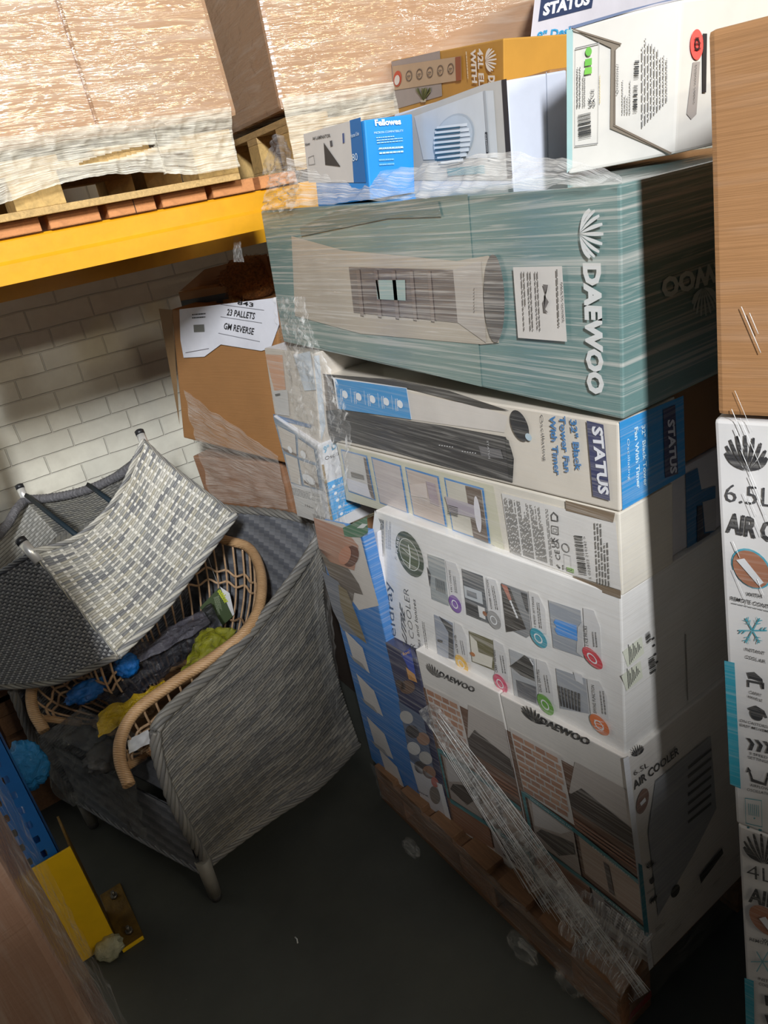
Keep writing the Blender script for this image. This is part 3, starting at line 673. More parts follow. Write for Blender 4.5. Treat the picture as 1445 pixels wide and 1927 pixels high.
# torn flap at its far end
mb = MB(); mb.face([onp(p, (.792,.68,1), (1,.052,0)) for p in [(705,960),(700,1005),(697,1018),(704,1050),(703,1072),(714,1080),(709,1110),(722,1118),(716,1080),(712,1030),(716,985)]], pm((236,234,230), .3)); mb.build('torn_edge', bel)
# --- desk fan box at the far end, standing a little proud
LD = XP(.765)
mb = carton(LD, (514,782), (598,838), (627,1000), (557,952), (.16,0,0), pm((214,214,216), FM)); f = lface(mb, LD, FM, c8 := K(480,600,4.818))
f.poly([(165,880),(560,1180),(620,1560),(330,1490)], (120,140,160), 1)
for q in ([(205,960),(370,1050),(385,1240),(255,1165)], [(395,1080),(540,1180),(560,1300),(400,1250)], [(275,1220),(390,1265),(430,1510),(335,1475)], [(405,1275),(560,1330),(590,1540),(450,1500)]): f.poly(q, (200,190,178), 2)
f.poly([(255,1160),(385,1225),(385,1245),(270,1190)], (84,60,46), 3); f.poly([(455,1400),(590,1500),(590,1545),(455,1480)], (90,66,52), 3)
for c, a, b in (((330,1180),(350,1190),(325,1150)),((450,1225),(475,1240),(448,1190)),((500,1450),(560,1480),(495,1410)),((415,1470),(420,1475),(413,1440))): f.ell(c, a, b, (232,232,232), 4)
f.poly([(335,1500),(600,1590),(665,1870),(390,1780)], (206,204,200), 2); f.lines((350,1590),(600,1660),(340,1520),(130,130,130),5,3); f.text('156w', (465,1695),(540,1720),(462,1665),(70,70,70),.0,3)
f.bars((545,1820),(655,1860),(530,1760), n=20)
r = rface(mb, FM, c8); r.poly([(632,1495),(810,1420),(960,1700),(705,1830)], (16,160,226), 1); r.text('Oscillating', (632,1280),(860,1190),(622,1235), INK, -.005, 2)
r.text('9" Desk', (620,1215),(820,1140),(612,1155), (60,160,200), .02, 2)
for k in range(5):
    r.ell((705+k*18,1515+k*62),(720+k*18,1510+k*62),(706+k*18,1500+k*62),(240,244,250),3,12); r.text(('3 Speed','Oscillates','Adjustable','Portable','Carry Handle')[k], (745+k*16,1512+k*62),(845+k*20,1475+k*62),(742+k*16,1490+k*62),(240,244,250),.0,3)
r.poly([(600,1320),(622,1320),(720,1890),(690,1880)], (150,126,84), 1)
mb.build('desk_fan_box', label='white and blue desk fan box with small room pictures, far left of the stack', category='box')
# box wrapped above it
LE = XP(.775)
mb = carton(LE, (497,655), (588,666), (603,835), (517,782), (.18,0,0), pm((206,196,182), FM)); f = lface(mb, LE, FM, c8)
f.poly([(95,320),(250,330),(280,640),(180,660)], (210,150,110), 1); f.poly([(165,650),(300,640),(320,880),(200,860)], (206,204,200), 2); f.poly([(170,860),(520,960),(510,990),(180,900)], (60,110,160), 2)
f.poly([(355,325),(505,290),(560,640),(455,650)], (206,218,228), 2); f.poly([(190,680),(235,670),(240,690),(196,700)], (60,60,60), 3)
r = rface(mb, FM); r.poly([(590,670),(600,668),(612,800),(604,830)], (200,210,218), 1)
mb.build('appliance_box', label='pale box with orange picture under crumpled film, above the far desk fan box', category='box')
# --- two tower fan boxes
mb = carton(L2, (632,833), (1165,966), (1171,1122), (656,938), (.13,0,0), pm(CREAM, FM)); f = lface(mb, L2, FM, K(500,620,2.89))
f.poly([(395,628),(700,706),(1240,850),(1300,1210),(1228,1165),(440,925)], (206,202,176), 1)
for i, q in enumerate([[(412,648),(555,685),(603,930),(455,880)], [(577,690),(740,738),(783,1000),(625,942)], [(762,745),(945,797),(992,1073),(808,1008)], [(974,802),(1190,862),(1228,1163),(1020,1090)]]):
    f.poly(q, (30,128,196), 2); C = (sum(p[0] for p in q)/4, sum(p[1] for p in q)/4); qi = [(C[0]+(x-C[0])*.92, C[1]+(y-C[1])*.94) for x, y in q]
    f.poly(qi, [(196,192,186),(188,176,172),(190,172,160),(200,194,178)][i], 3)
f.poly([(540,690),(555,700),(602,920),(575,905)], (96,80,70), 4); f.poly([(470,770),(540,790),(545,815),(475,800)], (110,104,96), 4); f.poly([(440,800),(560,840),(585,915),(460,870)], (214,212,216), 4)
f.poly([(880,820),(930,835),(955,960),(905,940)], (160,140,146), 4); f.poly([(790,840),(880,830),(890,915),(800,900)], (206,190,180), 4)
f.poly([(1095,845),(1180,865),(1222,1155),(1140,1125)], (94,74,60), 4); f.ell((1165,1000),(1183,1010),(1155,900),(226,222,226),5); f.poly([(985,900),(1145,950),(1150,1020),(1010,985)], (170,160,170), 5)
for k in range(6): f.poly([(1003,945+k*9),(1060,962+k*9),(1060,966+k*9),(1003,949+k*9)], (50,46,48), 6)
f.c = K(900,680,2.651)
f.poly([(120,655),(442,735),(690,800),(718,1140),(480,1065),(165,950)], (224,220,214), 2)
f.poly([(442,690),(690,752),(680,800),(445,740)], (120,98,72), 3); f.poly([(478,1066),(718,1140),(718,1180),(492,1105)], (120,98,72), 3)
for k, x in enumerate((135,200,265)): f.lines((x+35,945+k*18),(x,672+k*18),(x+92,965+k*18),(120,118,114),9,4,k+2,.42)
f.lines((370,1010),(345,730),(385,1015),(110,108,106),2,4)
f.poly([(372,760),(385,745),(408,765),(410,795),(375,790)], INK, 4); f.poly([(379,764),(387,754),(402,768),(403,788),(380,784)], (224,220,214), 5)
f.frame([(374,812),(410,820),(412,862),(376,853)], INK, .16, 4); f.frame([(384,826),(402,830),(403,850),(386,846)], INK, .2, 4)
f.text('UK', (398,925),(392,872),(378,920), INK, .02, 4); f.text('CA', (416,930),(410,880),(400,926), INK, .02, 4); f.text('CE', (422,988),(414,938),(388,980), INK, .0, 4)
f.ell((446,925),(466,931),(444,902),(90,90,90),4,20,.8); f.poly([(450,1020),(486,1032),(488,1052),(452,1040)], (120,170,60), 4); f.frame([(436,955),(470,965),(476,1040),(440,1028)], (120,120,120), .06, 4)
f.poly([(400,1010),(404,1006),(420,1024),(416,1030)], INK, 4); f.poly([(430,1010),(434,1010),(436,1034),(432,1034)], INK, 4)
f.bars((512,1055),(488,862),(552,1062), n=34, lay=4); f.text('5 022822 219342 >', (576,1082),(545,868),(560,1078), INK, .0, 4)
f.lines((600,1105),(585,800),(672,1120),(120,118,114),5,4,3,.4)
mb.build('tower_fan_box', label='cream tower fan box side with four blue-framed pictures and a barcode', category='box')
mb = carton(L2, (600,706), (1163,797), (1166,963), (631,831), (.13,0,0), pm((218,208,192), .6)); f = lface(mb, L2, .6, K(500,620,2.89))
f.poly([(292,238),(700,270),(1000,330),(1330,440),(1180,424),(770,316),(375,256)], (42,38,34), 2)
f.poly([(290,235),(380,255),(400,430),(360,590),(330,520),(300,400)], (112,100,88), 1); f.poly([(360,262),(1180,420),(1320,470),(1300,560),(395,432)], (214,206,196), 1)
f.poly([(370,258),(772,315),(800,487),(395,430)], (240,238,236), 2); f.poly([(382,266),(772,318),(798,486),(404,430)], (34,146,208), 3)
for k in range(5):
    x, y = 440+k*75, 350+k*13; f.ell((x,y),(x+16,y+3),(x-3,y-22),(236,240,244),4,14)
    f.lines((x-28,y-28),(x-24,y+38),(x-10,y-30),(236,240,244),2,4); 
    if k < 4: f.poly([(x+28,y-34),(x+30,y-34),(x+38,y+44),(x+36,y+44)], (200,220,240), 4)
f.poly([(330,440),(420,432),(620,470),(1000,525),(1310,582),(1338,640),(1355,700),(1348,830),(1290,815),(1000,748),(700,665),(420,600),(370,612),(345,560)], (34,32,34), 2)
f.poly([(1310,590),(1330,600),(1350,700),(1350,800),(1330,800)], (14,14,14), 3); f.poly([(1165,630),(1285,650),(1300,700),(1180,685)], (92,90,92), 3); f.text('STATUS', (1212,600),(1222,700),(1226,600),(190,190,190),.0,4)
for k in range(6): f.poly([(430+k*35,470+k*10),(1100,590+k*22),(1100,592+k*22),(430+k*35,472+k*10)], (66,64,66), 3)
for (x, y) in ((955,625),(1080,658)): 
    for k in range(6): f.ell((x+k*14,y+k*2),(x+k*14+4,y+k*2),(x+k*14,y+k*2-3),(210,210,210),4,6)
f.ell((1388,520),(1440,545),(1378,438),(20,20,24),3); f.ell((1440,580),(1458,585),(1438,560),(180,200,210),4)
f.c = K(900,680,2.651)
f.text('Oscillating', (316,262),(334,492),(336,262),(60,60,64),-.004,3); f.text('With Timer', (362,266),(390,562),(392,268),(40,120,180),.03,3); f.text('Tower Fan', (412,268),(440,548),(442,270),(40,120,180),.03,3); f.text('32" Black', (466,285),(494,540),(498,287),(40,120,180),.03,3)
f.poly([(548,292),(632,312),(665,692),(580,668)], NAVY, 3); f.text('STATUS', (578,318),(612,655),(630,322),(236,236,240),.04,4)
r = rface(mb, .6, K(900,680,2.651)); r.poly([(700,300),(1020,170),(1030,560),(716,742)], (12,140,206), 1)
r.text('Oscillating', (735,385),(742,592),(752,380),(200,230,244),.0,2); r.text('Fan With Timer', (772,330),(785,635),(790,322),(200,230,244),.03,2); r.text('32" Black Tower', (808,320),(820,625),(826,312),(200,230,244),.02,2)
r.poly([(915,240),(975,215),(990,560),(925,580)], NAVY, 2); r.text('STATUS', (935,290),(950,560),(968,285),(220,222,232),.04,3)
mb.build('tower_fan_box', label='tower fan box picturing a long black fan, just under the teal carton', category='box')
# boxes behind the tower fan boxes, seen round the near corner
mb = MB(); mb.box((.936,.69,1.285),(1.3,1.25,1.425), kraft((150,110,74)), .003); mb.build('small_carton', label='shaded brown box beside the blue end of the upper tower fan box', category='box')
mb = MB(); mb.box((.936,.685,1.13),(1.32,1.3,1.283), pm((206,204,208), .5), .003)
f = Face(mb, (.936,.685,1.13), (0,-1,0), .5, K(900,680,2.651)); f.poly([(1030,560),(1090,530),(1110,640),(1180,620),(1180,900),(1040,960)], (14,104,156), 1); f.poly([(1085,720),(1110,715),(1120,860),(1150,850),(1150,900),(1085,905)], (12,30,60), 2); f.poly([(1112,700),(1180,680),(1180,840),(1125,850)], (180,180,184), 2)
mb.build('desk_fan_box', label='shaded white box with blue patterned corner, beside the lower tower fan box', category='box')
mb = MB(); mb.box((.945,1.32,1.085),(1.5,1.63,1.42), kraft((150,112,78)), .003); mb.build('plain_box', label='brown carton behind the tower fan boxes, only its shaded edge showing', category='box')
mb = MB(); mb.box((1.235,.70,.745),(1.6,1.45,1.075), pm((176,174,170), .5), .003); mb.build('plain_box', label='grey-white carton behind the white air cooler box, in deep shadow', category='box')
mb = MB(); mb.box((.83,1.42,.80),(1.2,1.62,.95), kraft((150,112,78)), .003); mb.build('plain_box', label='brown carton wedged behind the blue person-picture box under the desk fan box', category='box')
# --- big teal carton
TL = (84,126,123)
mb = carton(L2, (490,397), (1166,347), (1172,790), (533,643), (.42,0,0), pm(TL, 1.35), .004); f = lface(mb, L2, 1.35, K(480,300,1.497))  # raised film value paints in whitish streaks standing for reflections
f.poly([(135,170),(440,112),(600,98),(640,640),(128,515)], (98,130,123), 1)
f.poly([(105,215),(250,255),(570,285),(660,270),(690,300),(690,515),(640,520),(300,490),(115,440)], (176,164,146), 2)
f.poly([(130,190),(240,140),(520,118),(530,160),(380,165),(135,215)], (64,98,94), 3)
f.poly([(268,302),(562,310),(575,458),(282,430)], (70,50,46), 3); f.poly([(345,338),(428,338),(430,396),(350,392)], (150,178,170), 4)
for k in range(5): f.poly([(290+k*50,310+k),(300+k*50,310+k),(312+k*50,440+k*4),(302+k*50,438+k*4)], (92,70,62), 4)
f.poly([(562,310),(640,285),(655,515),(575,458)], (168,158,148), 3); f.ell((679,393),(709,396),(676,265),(46,38,40),4)
for k in range(8): f.ell((625,362+k*9),(627,362+k*9),(625,360+k*9),(110,96,90),5,6)
f.fan((953,208),(953,275),(988,208),(220,222,220),4); f.text('DAEWOO', (933,290),(945,655),(980,290),(224,226,224),.055,4)
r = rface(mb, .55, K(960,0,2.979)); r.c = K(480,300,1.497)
r.text('DAEWOO', (1385,265),(1138,340),(1388,315),(170,186,180),.05,2); r.fan((1262,400),(1228,410),(1266,440),(170,186,180),2)
teal = mb.build('air_cooler_carton', label='very large teal carton with white lettering lying across the wrapped stack', category='box')
mb = MB(); f = Face(mb, (.796,0,0), (-1,0,0), .25, K(480,300,1.497))
f.poly([(728,303),(866,300),(880,513),(742,502)], (214,208,200), 1); f.text('FAULTY GOODS', (866,345),(871,455),(873,345), INK, .01, 3); f.lines((850,308),(856,470),(862,308),(120,116,110),1,3)
for x in (752,770,790): f.lines((x,315),(x+8,480),(x+14,315),(120,116,110),2,3,x)
f.poly([(815,350),(830,352),(820,380),(832,400),(822,420),(830,430),(818,428),(815,400),(824,380)], (110,104,100), 3)
mb.build('paper_label', teal, label='white delivery paper stuck on the teal carton')
# --- things on the teal carton
c2 = K(380,0,2.33); cT = K(960,0,2.979)
def rp_carton(yplane, TL_, TR, BR, BL, D, mat, bev=.003):
    """carton given by its -Y side: seen corners left-top, right-top, right-bottom, left-bottom"""
    P = (0, yplane, 0); mb = MB(); tl, tr, br, bl = [onp(p, P, (0,1,0)) for p in (TL_, TR, BR, BL)]; D = Vector(D)
    mb.hexa([bl, br, br+D, bl+D, tl, tr, tr+D, tl+D], mat, bev); mb.q = (tl, tr, br, bl); return mb
# Fellowes laminator box (left side white, end blue)
mb = rp_carton(1.20, (685,226), (776,214), (781,362), (697,376), (.015,.215,0), pm((24,136,214), .0))
tl, tr, br, bl = mb.q; f = Face(mb, tl, side_n(tl, bl, Vector((.015,.215,0))), 0, c2)
f.poly([(447,588),(650,530),(668,800),(470,800)], (206,202,196), 1); f.poly([(650,528),(698,514),(722,800),(668,800)], (14,104,170), 1)
f.text('A4 LAMINATOR', (490,614),(568,600),(488,600),(60,60,60),.02,2); f.text('Fellowes', (457,640),(478,634),(456,628),(30,30,30),.02,2); f.poly([(538,625),(612,730),(545,722)], (52,50,50), 2)
f.frame([(470,690),(495,680),(500,720),(472,725)], (90,90,90), .1, 2); f.poly([(565,618),(575,615),(578,640),(568,643)], (70,70,76), 2); f.poly([(620,585),(628,583),(630,625),(622,628)], (60,80,130), 2)
f.text('Home Use', (656,605),(694,592),(654,580),(200,220,235),.01,2); f.text('80', (664,708),(688,702),(660,660),(210,228,240),.0,2)
f = Face(mb, tl, (0,-1,0), 0, c2); f.text('Fellowes', (757,552),(870,545),(753,525),(245,248,250),.035,2); f.text('MICRON COMPATIBILITY', (752,588),(880,578),(751,574),(200,226,244),.0,2)
f.lines((765,632),(878,622),(760,598),(170,210,238),3,2); f.lines((775,680),(880,672),(772,640),(190,222,242),2,2,5); f.poly([(770,655),(880,648),(880,650),(770,657)],(200,226,244),2); f.lines((775,730),(840,726),(772,690),(120,180,224),2,2,3)
mb.build('laminator_box', label='bright blue and white A4 laminator box standing on the teal carton', category='box')
# ventilator box: picture side and white end
mb = rp_carton(.96, (953,151), (1066,131), (1072,345), (966,348), (.02,.33,0), pm((206,210,222), .0))
tl, tr, br, bl = mb.q; f = Face(mb, tl, side_n(tl, bl, Vector((.02,.33,0))), 0, c2)
f.poly([(830,520),(1240,368),(1338,345),(1362,790),(900,790)], (190,186,180), 1); f.poly([(935,510),(1240,398),(1282,396),(1302,690),(975,700)], (204,206,208), 2); f.poly([(1240,398),(1250,396),(1272,700),(1262,700)], (168,170,172), 3)
f.poly([(1318,350),(1340,345),(1366,780),(1344,780)], (44,40,42), 2)
f.ell((1107,612),(1202,585),(1110,500),(176,184,192),3,28); f.ell((1107,612),(1196,588),(1110,508),(190,198,206),4,28)
for k in range(8):
    y = 548+k*22; hw = 88*math.sqrt(max(.1, 1-((y-612)/118)**2)); f.poly([(1107-hw+8,y+6),(1107+hw-6,y-10),(1107+hw-6,y+3),(1107-hw+8,y+19)], (226,230,234), 5)
    f.poly([(1107-min(hw,72),y+16),(1107+min(hw,72)*.55,y+4),(1107+min(hw,72)*.55,y+11),(1107-min(hw,72),y+23)], (44,84,104), 6)
f.poly([(1248,578),(1258,578),(1264,672),(1254,672)], (40,40,44), 3); f.text('DAEWOO', (1251,588),(1258,664),(1258,588),(220,220,220),.0,4)
f.poly([(1080,738),(1245,722),(1248,760),(1085,770)], (80,140,150), 3)
f = Face(mb, tl, (0,-1,0), 0, cT); f.poly([(198,405),(202,404),(214,930),(210,930)], (170,176,190), 1)
mb.build('extractor_fan_box', label='grey box with a round slatted vent picture, beside the blue laminator box', category='box')
# gold 42L box
GP = ((1.25,1.3,0), (-1,.25,0))
mb = carton(GP, (737,114), (947,72), (948,178), (742,232), (.25,.03,0), pm((196,146,62), .0)); f = Face(mb, GP[0], GP[1], 0, c2)
f.poly([(832,270),(1045,222),(1055,420),(845,480)], (170,160,156), 1); f.poly([(838,290),(1140,245),(1142,350),(846,395)], (196,170,140), 2); f.ell((862,345),(880,340),(862,310),(206,80,50),3); f.ell((862,350),(874,346),(862,328),(232,226,220),4)
for k in range(5): f.ell((912+k*46,332-k*8),(926+k*46,330-k*8),(912+k*46,308-k*8),(96,80,70),3,20,.82); f.text('°', (906+k*46,350-k*8),(920+k*46,348-k*8),(906+k*46,330-k*8),(96,80,70),.02,4)
f.poly([(1116,250),(1140,246),(1142,350),(1120,354)], (150,78,46), 3)
rnd = random.Random(9)
for k in range(30): a = rnd.uniform(-1,1); f.poly([(975,440),(978,440),(978+a*35,380+rnd.uniform(0,20)),(974+a*35,385)], rnd.choice([(110,116,60),(130,132,72),(88,98,48)]), 3)
f.poly([(962,438),(990,432),(986,446),(966,448)], (200,190,170), 3)
f.text('WITH', (1184,215),(1192,362),(1206,215),(240,236,226),.04,3); f.text('42L ELEC', (1214,212),(1224,440),(1238,212),(240,236,226),.03,3); f.lines((1160,225),(1168,345),(1172,225),(230,214,180),1,3)
f.fan((1272,262),(1274,312),(1298,258),(240,236,226),3); f.text('DAEWOO', (1262,330),(1275,520),(1290,330),(240,236,226),.05,3)
r = rface(mb, 0, c2); mb.build('oven_box', label='gold and brown 42L appliance box behind the round-vent box', category='box')
# desk fan box (9")
mb = rp_carton(1.56, (1012,-60), (1345,-110), (1330,110), (990,148), (.16,.16,0), pm((206,204,214), .0)); tl, tr, br, bl = mb.q; f = Face(mb, tl, (0,-1,0), 0, cT)
f.poly([(172,-10),(470,-50),(455,45),(155,122)], (40,56,92), 1); f.text('STATUS', (178,88),(440,22),(186,22),(236,238,244),.05,2)
f.text('9" Desk Fan', (145,228),(450,168),(150,180),(50,150,200),.03,2); f.text('Oscillating', (135,302),(345,262),(142,252),(60,60,66),-.008,2)
f.c = K(380,0,2.33)
mb.build('desk_fan_box', label='white desk fan box with navy name panel at the top edge', category='box')
mb = MB(); mb.box((1.05,.98,1.735),(1.75,1.55,1.90), kraft((150,110,70)), .004); mb.build('small_carton', label='brown carton hidden behind the white open-flap box, under the desk fan box', category='box')
# tilted white box
bl, br = onp((1069,328),(.90,.86,0),(-.78,-.62,0)), onp((1270,290),(.90,.86,0),(-.78,-.62,0)); tl, tr = onp((1073,49),(.90,.86,0),(-.78,-.62,0)), onp((1284,-2),(.90,.86,0),(-.78,-.62,0))
D = Vector((.24,.05,.0)); D = Vector((.135,.11,-.0))
mb = MB(); mb.hexa([bl, br, br+Vector((.20,-.01,-.0)), bl+Vector((.2,.09,0)), tl, tr, tr+Vector((.2,-.01,0)), tl+Vector((.2,.09,0))], pm((200,196,188), 0), .004)
f = Face(mb, (.90,.86,0), (-.78,-.62,0), 0, cT)
f.poly([(318,150),(970,-20),(965,10),(620,75),(355,160)] if False else [(322,152),(640,60),(980,-25),(978,-12),(812,22),(360,160)], (92,106,136), 1)
f.poly([(316,168),(352,166),(348,940),(318,970)], (150,182,180), 1)
f.poly([(352,166),(620,250),(588,280),(578,700),(890,858),(905,868),(560,720),(566,270)], (120,108,92), 2)
f.poly([(586,280),(592,280),(590,700),(580,700)], (100,88,74), 3); f.poly([(352,160),(625,244),(620,254),(352,170)], (110,96,80), 3); f.poly([(580,695),(905,855),(900,868),(578,706)], (110,96,80), 3)
f.frame([(365,270),(500,238),(492,805),(362,822)], (110,108,106), .02, 3)
f.bars((385,780),(380,640),(455,765), n=24); f.poly([(415,420),(458,412),(458,375),(420,382)], (110,180,60), 3); f.poly([(418,372),(458,364),(458,325),(420,334)], (96,170,56), 3); f.ell((440,290),(458,288),(440,265),(96,170,56),3)
f.text('UK', (458,600),(456,545),(440,602), INK, .02, 3); f.text('CE', (470,545),(470,500),(444,548), INK, .0, 3); f.text('CA', (476,598),(474,552),(462,600), INK, .02, 3)
f.lines((372,605),(372,380),(400,600),(100,98,96),2,3); f.lines((405,600),(405,430),(425,598),(100,98,96),2,3,3)
f.text('Questions?', (605,530),(608,360),(585,530),(80,78,76),.0,3); f.bars((690,630),(692,480),(712,628), n=22); f.bars((695,440),(698,340),(720,438), n=16)
f.lines((625,640),(625,450),(680,640),(150,148,146),4,3,7); 
for k in range(9): f.lines((735+k*17,715-k*18),(735+k*17,200+k*16),(747+k*17,715-k*18),(140,138,136),1,3,k,.5)
f.lines((500,580),(500,420),(508,580),(190,170,90),1,3)
tb = f
# carry-handle side, facing the camera's right
sn = (tr-br).cross(Vector((.2,-.01,0))); sn = -sn if sn.y > 0 else sn
r = Face(mb, br, sn, 0, cT)
r.ell((1038,252),(1074,250),(1038,165),(240,84,76),2); r.ell((1036,252),(1052,252),(1036,215),(60,30,30),3,14,.6); r.lines((1020,290),(1052,286),(1020,200),(60,30,30),3,4)
r.poly([(1020,350),(1060,345),(1040,640),(1010,670),(985,640)], (150,142,136), 1); r.text('CARRY HANDLE', (1022,580),(1034,360),(1012,580),(60,60,64),.0,3); r.poly([(1070,190),(1095,190),(1090,520),(1070,520)], (40,36,38), 2)
mb.build('appliance_box', label='battered white box with folded end flaps and red badge on the teal carton', category='box')
# ================================================================ STACK AT THE RIGHT
rs_n = Vector((-.96,-.28,0)); RD = Vector((.68,.198,0)); rP = Vector((.74,.471,0)); RPL = (rP, rs_n); cS = K(1320,760,1.648)
def rcarton(L_top, L_bot, wid_top, wid_bot, mat, film, yoff=0, bev=.004):
    """near carton; its far vertical edge is given, the near edge lies outside the photo"""
    a, b = onp(L_top, rP, rs_n), onp(L_bot, rP, rs_n); e = Vector((.28,-.96,0)); na, nb = a+e*wid_top, b+e*wid_bot
    mb = MB(); mb.hexa([b, nb, nb+RD, b+RD, a, na, na+RD, a+RD], mat, bev); return mb
KS = kraft((158,112,66), .25, .0)
mb = rcarton((1331,58), (1350,781), .34, .34, KS, 0, bev=.006)
mb.build('large_carton', label='large brown carton wrapped in film at the upper right edge of the photo', category='box')
WH2 = pm((206,203,200), .55)
def rprint(f, first):
    T_ = (20,140,160)
    if first:
        f.fan((140,152),(205,160),(137,95), INK, 2); f.text('6.5L', (75,300),(225,318),(76,240), (50,50,54), -.0105, 2); f.text('AIR COOLER', (78,392),(430,470),(84,332), INK, .035, 2)
        f.ell((155,510),(218,525),(148,448),(60,150,170),1); f.ell((155,510),(213,524),(149,453),(150,98,70),2); f.poly([(110,480),(135,475),(195,550),(180,560)], (206,206,206), 3)
        f.text('WITH', (140,592),(188,600),(141,575), INK, .01, 2); f.text('REMOTE CONTROL', (92,605),(245,640),(93,588), INK, .01, 2); f.lines((96,618),(240,650),(96,610),(140,140,140),1,2)
        for k in range(6):
            a = k*math.pi/3; dx, dy = 44*math.cos(a), 44*math.sin(a)+dx*.15 if False else 44*math.sin(a); px, py = -dy*.05, dx*.05
            f.poly([(160-px,700-py),(160+px,700+py),(160+dx+px,700+dy+py),(160+dx-px,700+dy-py)], (60,150,165), 2)
            for t in (.5,.75):
                for sg in (1,-1):
                    b = a+sg*.8; ex, ey = 14*math.cos(b), 14*math.sin(b); f.poly([(160+dx*t-1,700+dy*t-1),(160+dx*t+1.5,700+dy*t+1.5),(160+dx*t+ex+1,700+dy*t+ey+1),(160+dx*t+ex-1,700+dy*t+ey-1)], (60,150,165), 2)
        f.text('INSTANT', (136,762),(198,776),(137,748), INK, .008, 2); f.text('COOL AIR', (138,786),(200,802),(139,771), INK, .008, 2)
        f.poly([(72,793),(104,800),(123,1190),(90,1176)], T_, 2)
        f.poly([(143,830),(165,828),(190,850),(196,880),(188,880),(182,858),(160,850),(150,850)], INK, 2); f.poly([(144,852),(196,862),(196,882),(190,882),(190,868),(150,860),(150,876),(144,874)], INK, 2)
        f.text('CARRY', (150,895),(188,906),(151,881), INK, .005, 2); f.text('HANDLE', (146,908),(190,922),(147,896), INK, .005, 2)
        f.ell((172,960),(192,964),(170,940), INK, 2); f.poly([(146,940),(170,932),(196,948),(206,970),(200,972),(188,952),(168,940),(150,948)], INK, 2)
        f.text('ON CASTORS FOR', (120,982),(235,1010),(121,970), INK, .005, 2); f.text('EASY MOVEMENT', (122,996),(235,1024),(123,984), INK, .005, 2)
        for k in range(4): x = 140+k*26; y = 1032+k*5; f.poly([(x,y),(x+12,y+2),(x+26,y+20),(x+18,y+40),(x+6,y+38),(x+14,y+18)], INK, 2)
        f.text('3 SPEED', (150,1084),(206,1098),(151,1072), INK, .005, 2); f.text('SETTINGS', (146,1096),(210,1112),(147,1084), INK, .005, 2)
        f.poly([(146,1130),(150,1128),(162,1160),(196,1172),(206,1140),(212,1142),(202,1182),(156,1168)], INK, 2); f.poly([(140,1140),(146,1122),(156,1136)], INK, 2)
        f.text('AIRFLOW', (152,1182),(210,1196),(153,1170), INK, .005, 2); f.text('OSCILLATION', (142,1196),(226,1214),(143,1184), INK, .005, 2)
        f.frame([(136,1218),(188,1226),(190,1310),(138,1298)], (60,140,150), .06, 2); 
        for k in range(6): f.poly([(146+k*6,1236+k),(148+k*6,1236+k),(150+k*6,1272+k),(148+k*6,1272+k)], (60,140,150), 2)
        f.ell((166,1280),(169,1280),(166,1277),(60,140,150),3,8); f.poly([(142,1306),(150,1308),(150,1314),(142,1312)], (40,110,120), 2); f.poly([(178,1314),(188,1316),(188,1322),(178,1320)], (40,110,120), 2)
    else:
        f.fan((190,1378),(250,1390),(186,1330), INK, 2); f.text('4L', (142,1465),(225,1485),(140,1420), (50,50,54), -.0105, 2); f.text('AIR COOLER', (146,1538),(500,1640),(150,1494), INK, .035, 2)
        f.ell((200,1600),(252,1620),(192,1555),(150,98,70),2); f.poly([(180,1590),(200,1585),(230,1625),(215,1635)], (206,206,206), 3)
        f.text('WITH', (188,1662),(240,1678),(189,1648), INK, .01, 2); f.text('REMOTE CONTROL', (150,1660),(300,1705),(151,1646), INK, .01, 2)
        for k in range(6):
            a = k*math.pi/3; dx, dy = 36*math.cos(a), 36*math.sin(a); px, py = -dy*.05, dx*.05; f.poly([(190-px,1726-py),(190+px,1726+py),(190+dx+px,1726+dy+py),(190+dx-px,1726+dy-py)], (110,160,170), 2)
        f.text('INSTANT', (176,1782),(240,1800),(177,1770), INK, .008, 2); f.text('COOL AIR', (178,1798),(240,1816),(179,1786), INK, .008, 2)
        f.poly([(134,1776),(163,1786),(170,2200),(148,2200)], T_, 2); f.poly([(196,1830),(240,1838),(240,1870),(200,1862)], INK, 2); f.poly([(196,1890),(236,1898),(232,1930),(206,1920)], INK, 2)
mb = rcarton((1344,790), (1385,1548), .36, .36, WH2, 0); f = Face(mb, rP+rs_n*.0, rs_n, .45, cS); rprint(f, True)
c65 = mb.build('air_cooler_box', label='white 6.5L air cooler box with black icons, at the right edge', category='box')
mb = rcarton((1388,1551), (1418,2120), .40, .40, WH2, 0); f = Face(mb, rP, rs_n, .45, cS); rprint(f, False)
mb.build('air_cooler_box', label='white 4L air cooler box at the bottom right corner', category='box')
zb = min((c.z for c in [onp((1418,2120), rP, rs_n)]), default=0)
_b = onp((1418,2120), rP, rs_n); e = Vector((.28,-.96,0))
mb = MB(); mb.hexa([Vector((_b.x-.01,_b.y,0)), Vector((_b.x-.01,_b.y,0))+e*.42, Vector((_b.x,_b.y,0))+e*.42+RD, Vector((_b.x,_b.y,0))+RD, _b, _b+e*.42, _b+e*.42+RD, _b+RD], kraft((160,118,76)), .004)
mb.build('large_carton', label='brown carton at the foot of the right-hand stack', category='box')
# glints on the right-hand stack's film, modelled as thin white strands
rf = root('stretch_film', (.75,.40,1.2), label='thin white strands standing for film glints across the right-hand stack', category='stretch film')
rnd = random.Random(12); WS = flat('film_glint', (226,226,224), .2, 0, 0, 40, .02, 1, 1)
for k in range(15):
    x, y = rnd.uniform(1376,1425), rnd.uniform(560,1120); L = rnd.uniform(25,110); mb = MB()
    mb.tube([onp((x+L*.42*t, y+L*t), rP+rs_n*.0045, rs_n) for t in (0,.33,.66,1)], rnd.uniform(.0002,.0004), WS, 5); mb.build('strand', rf)
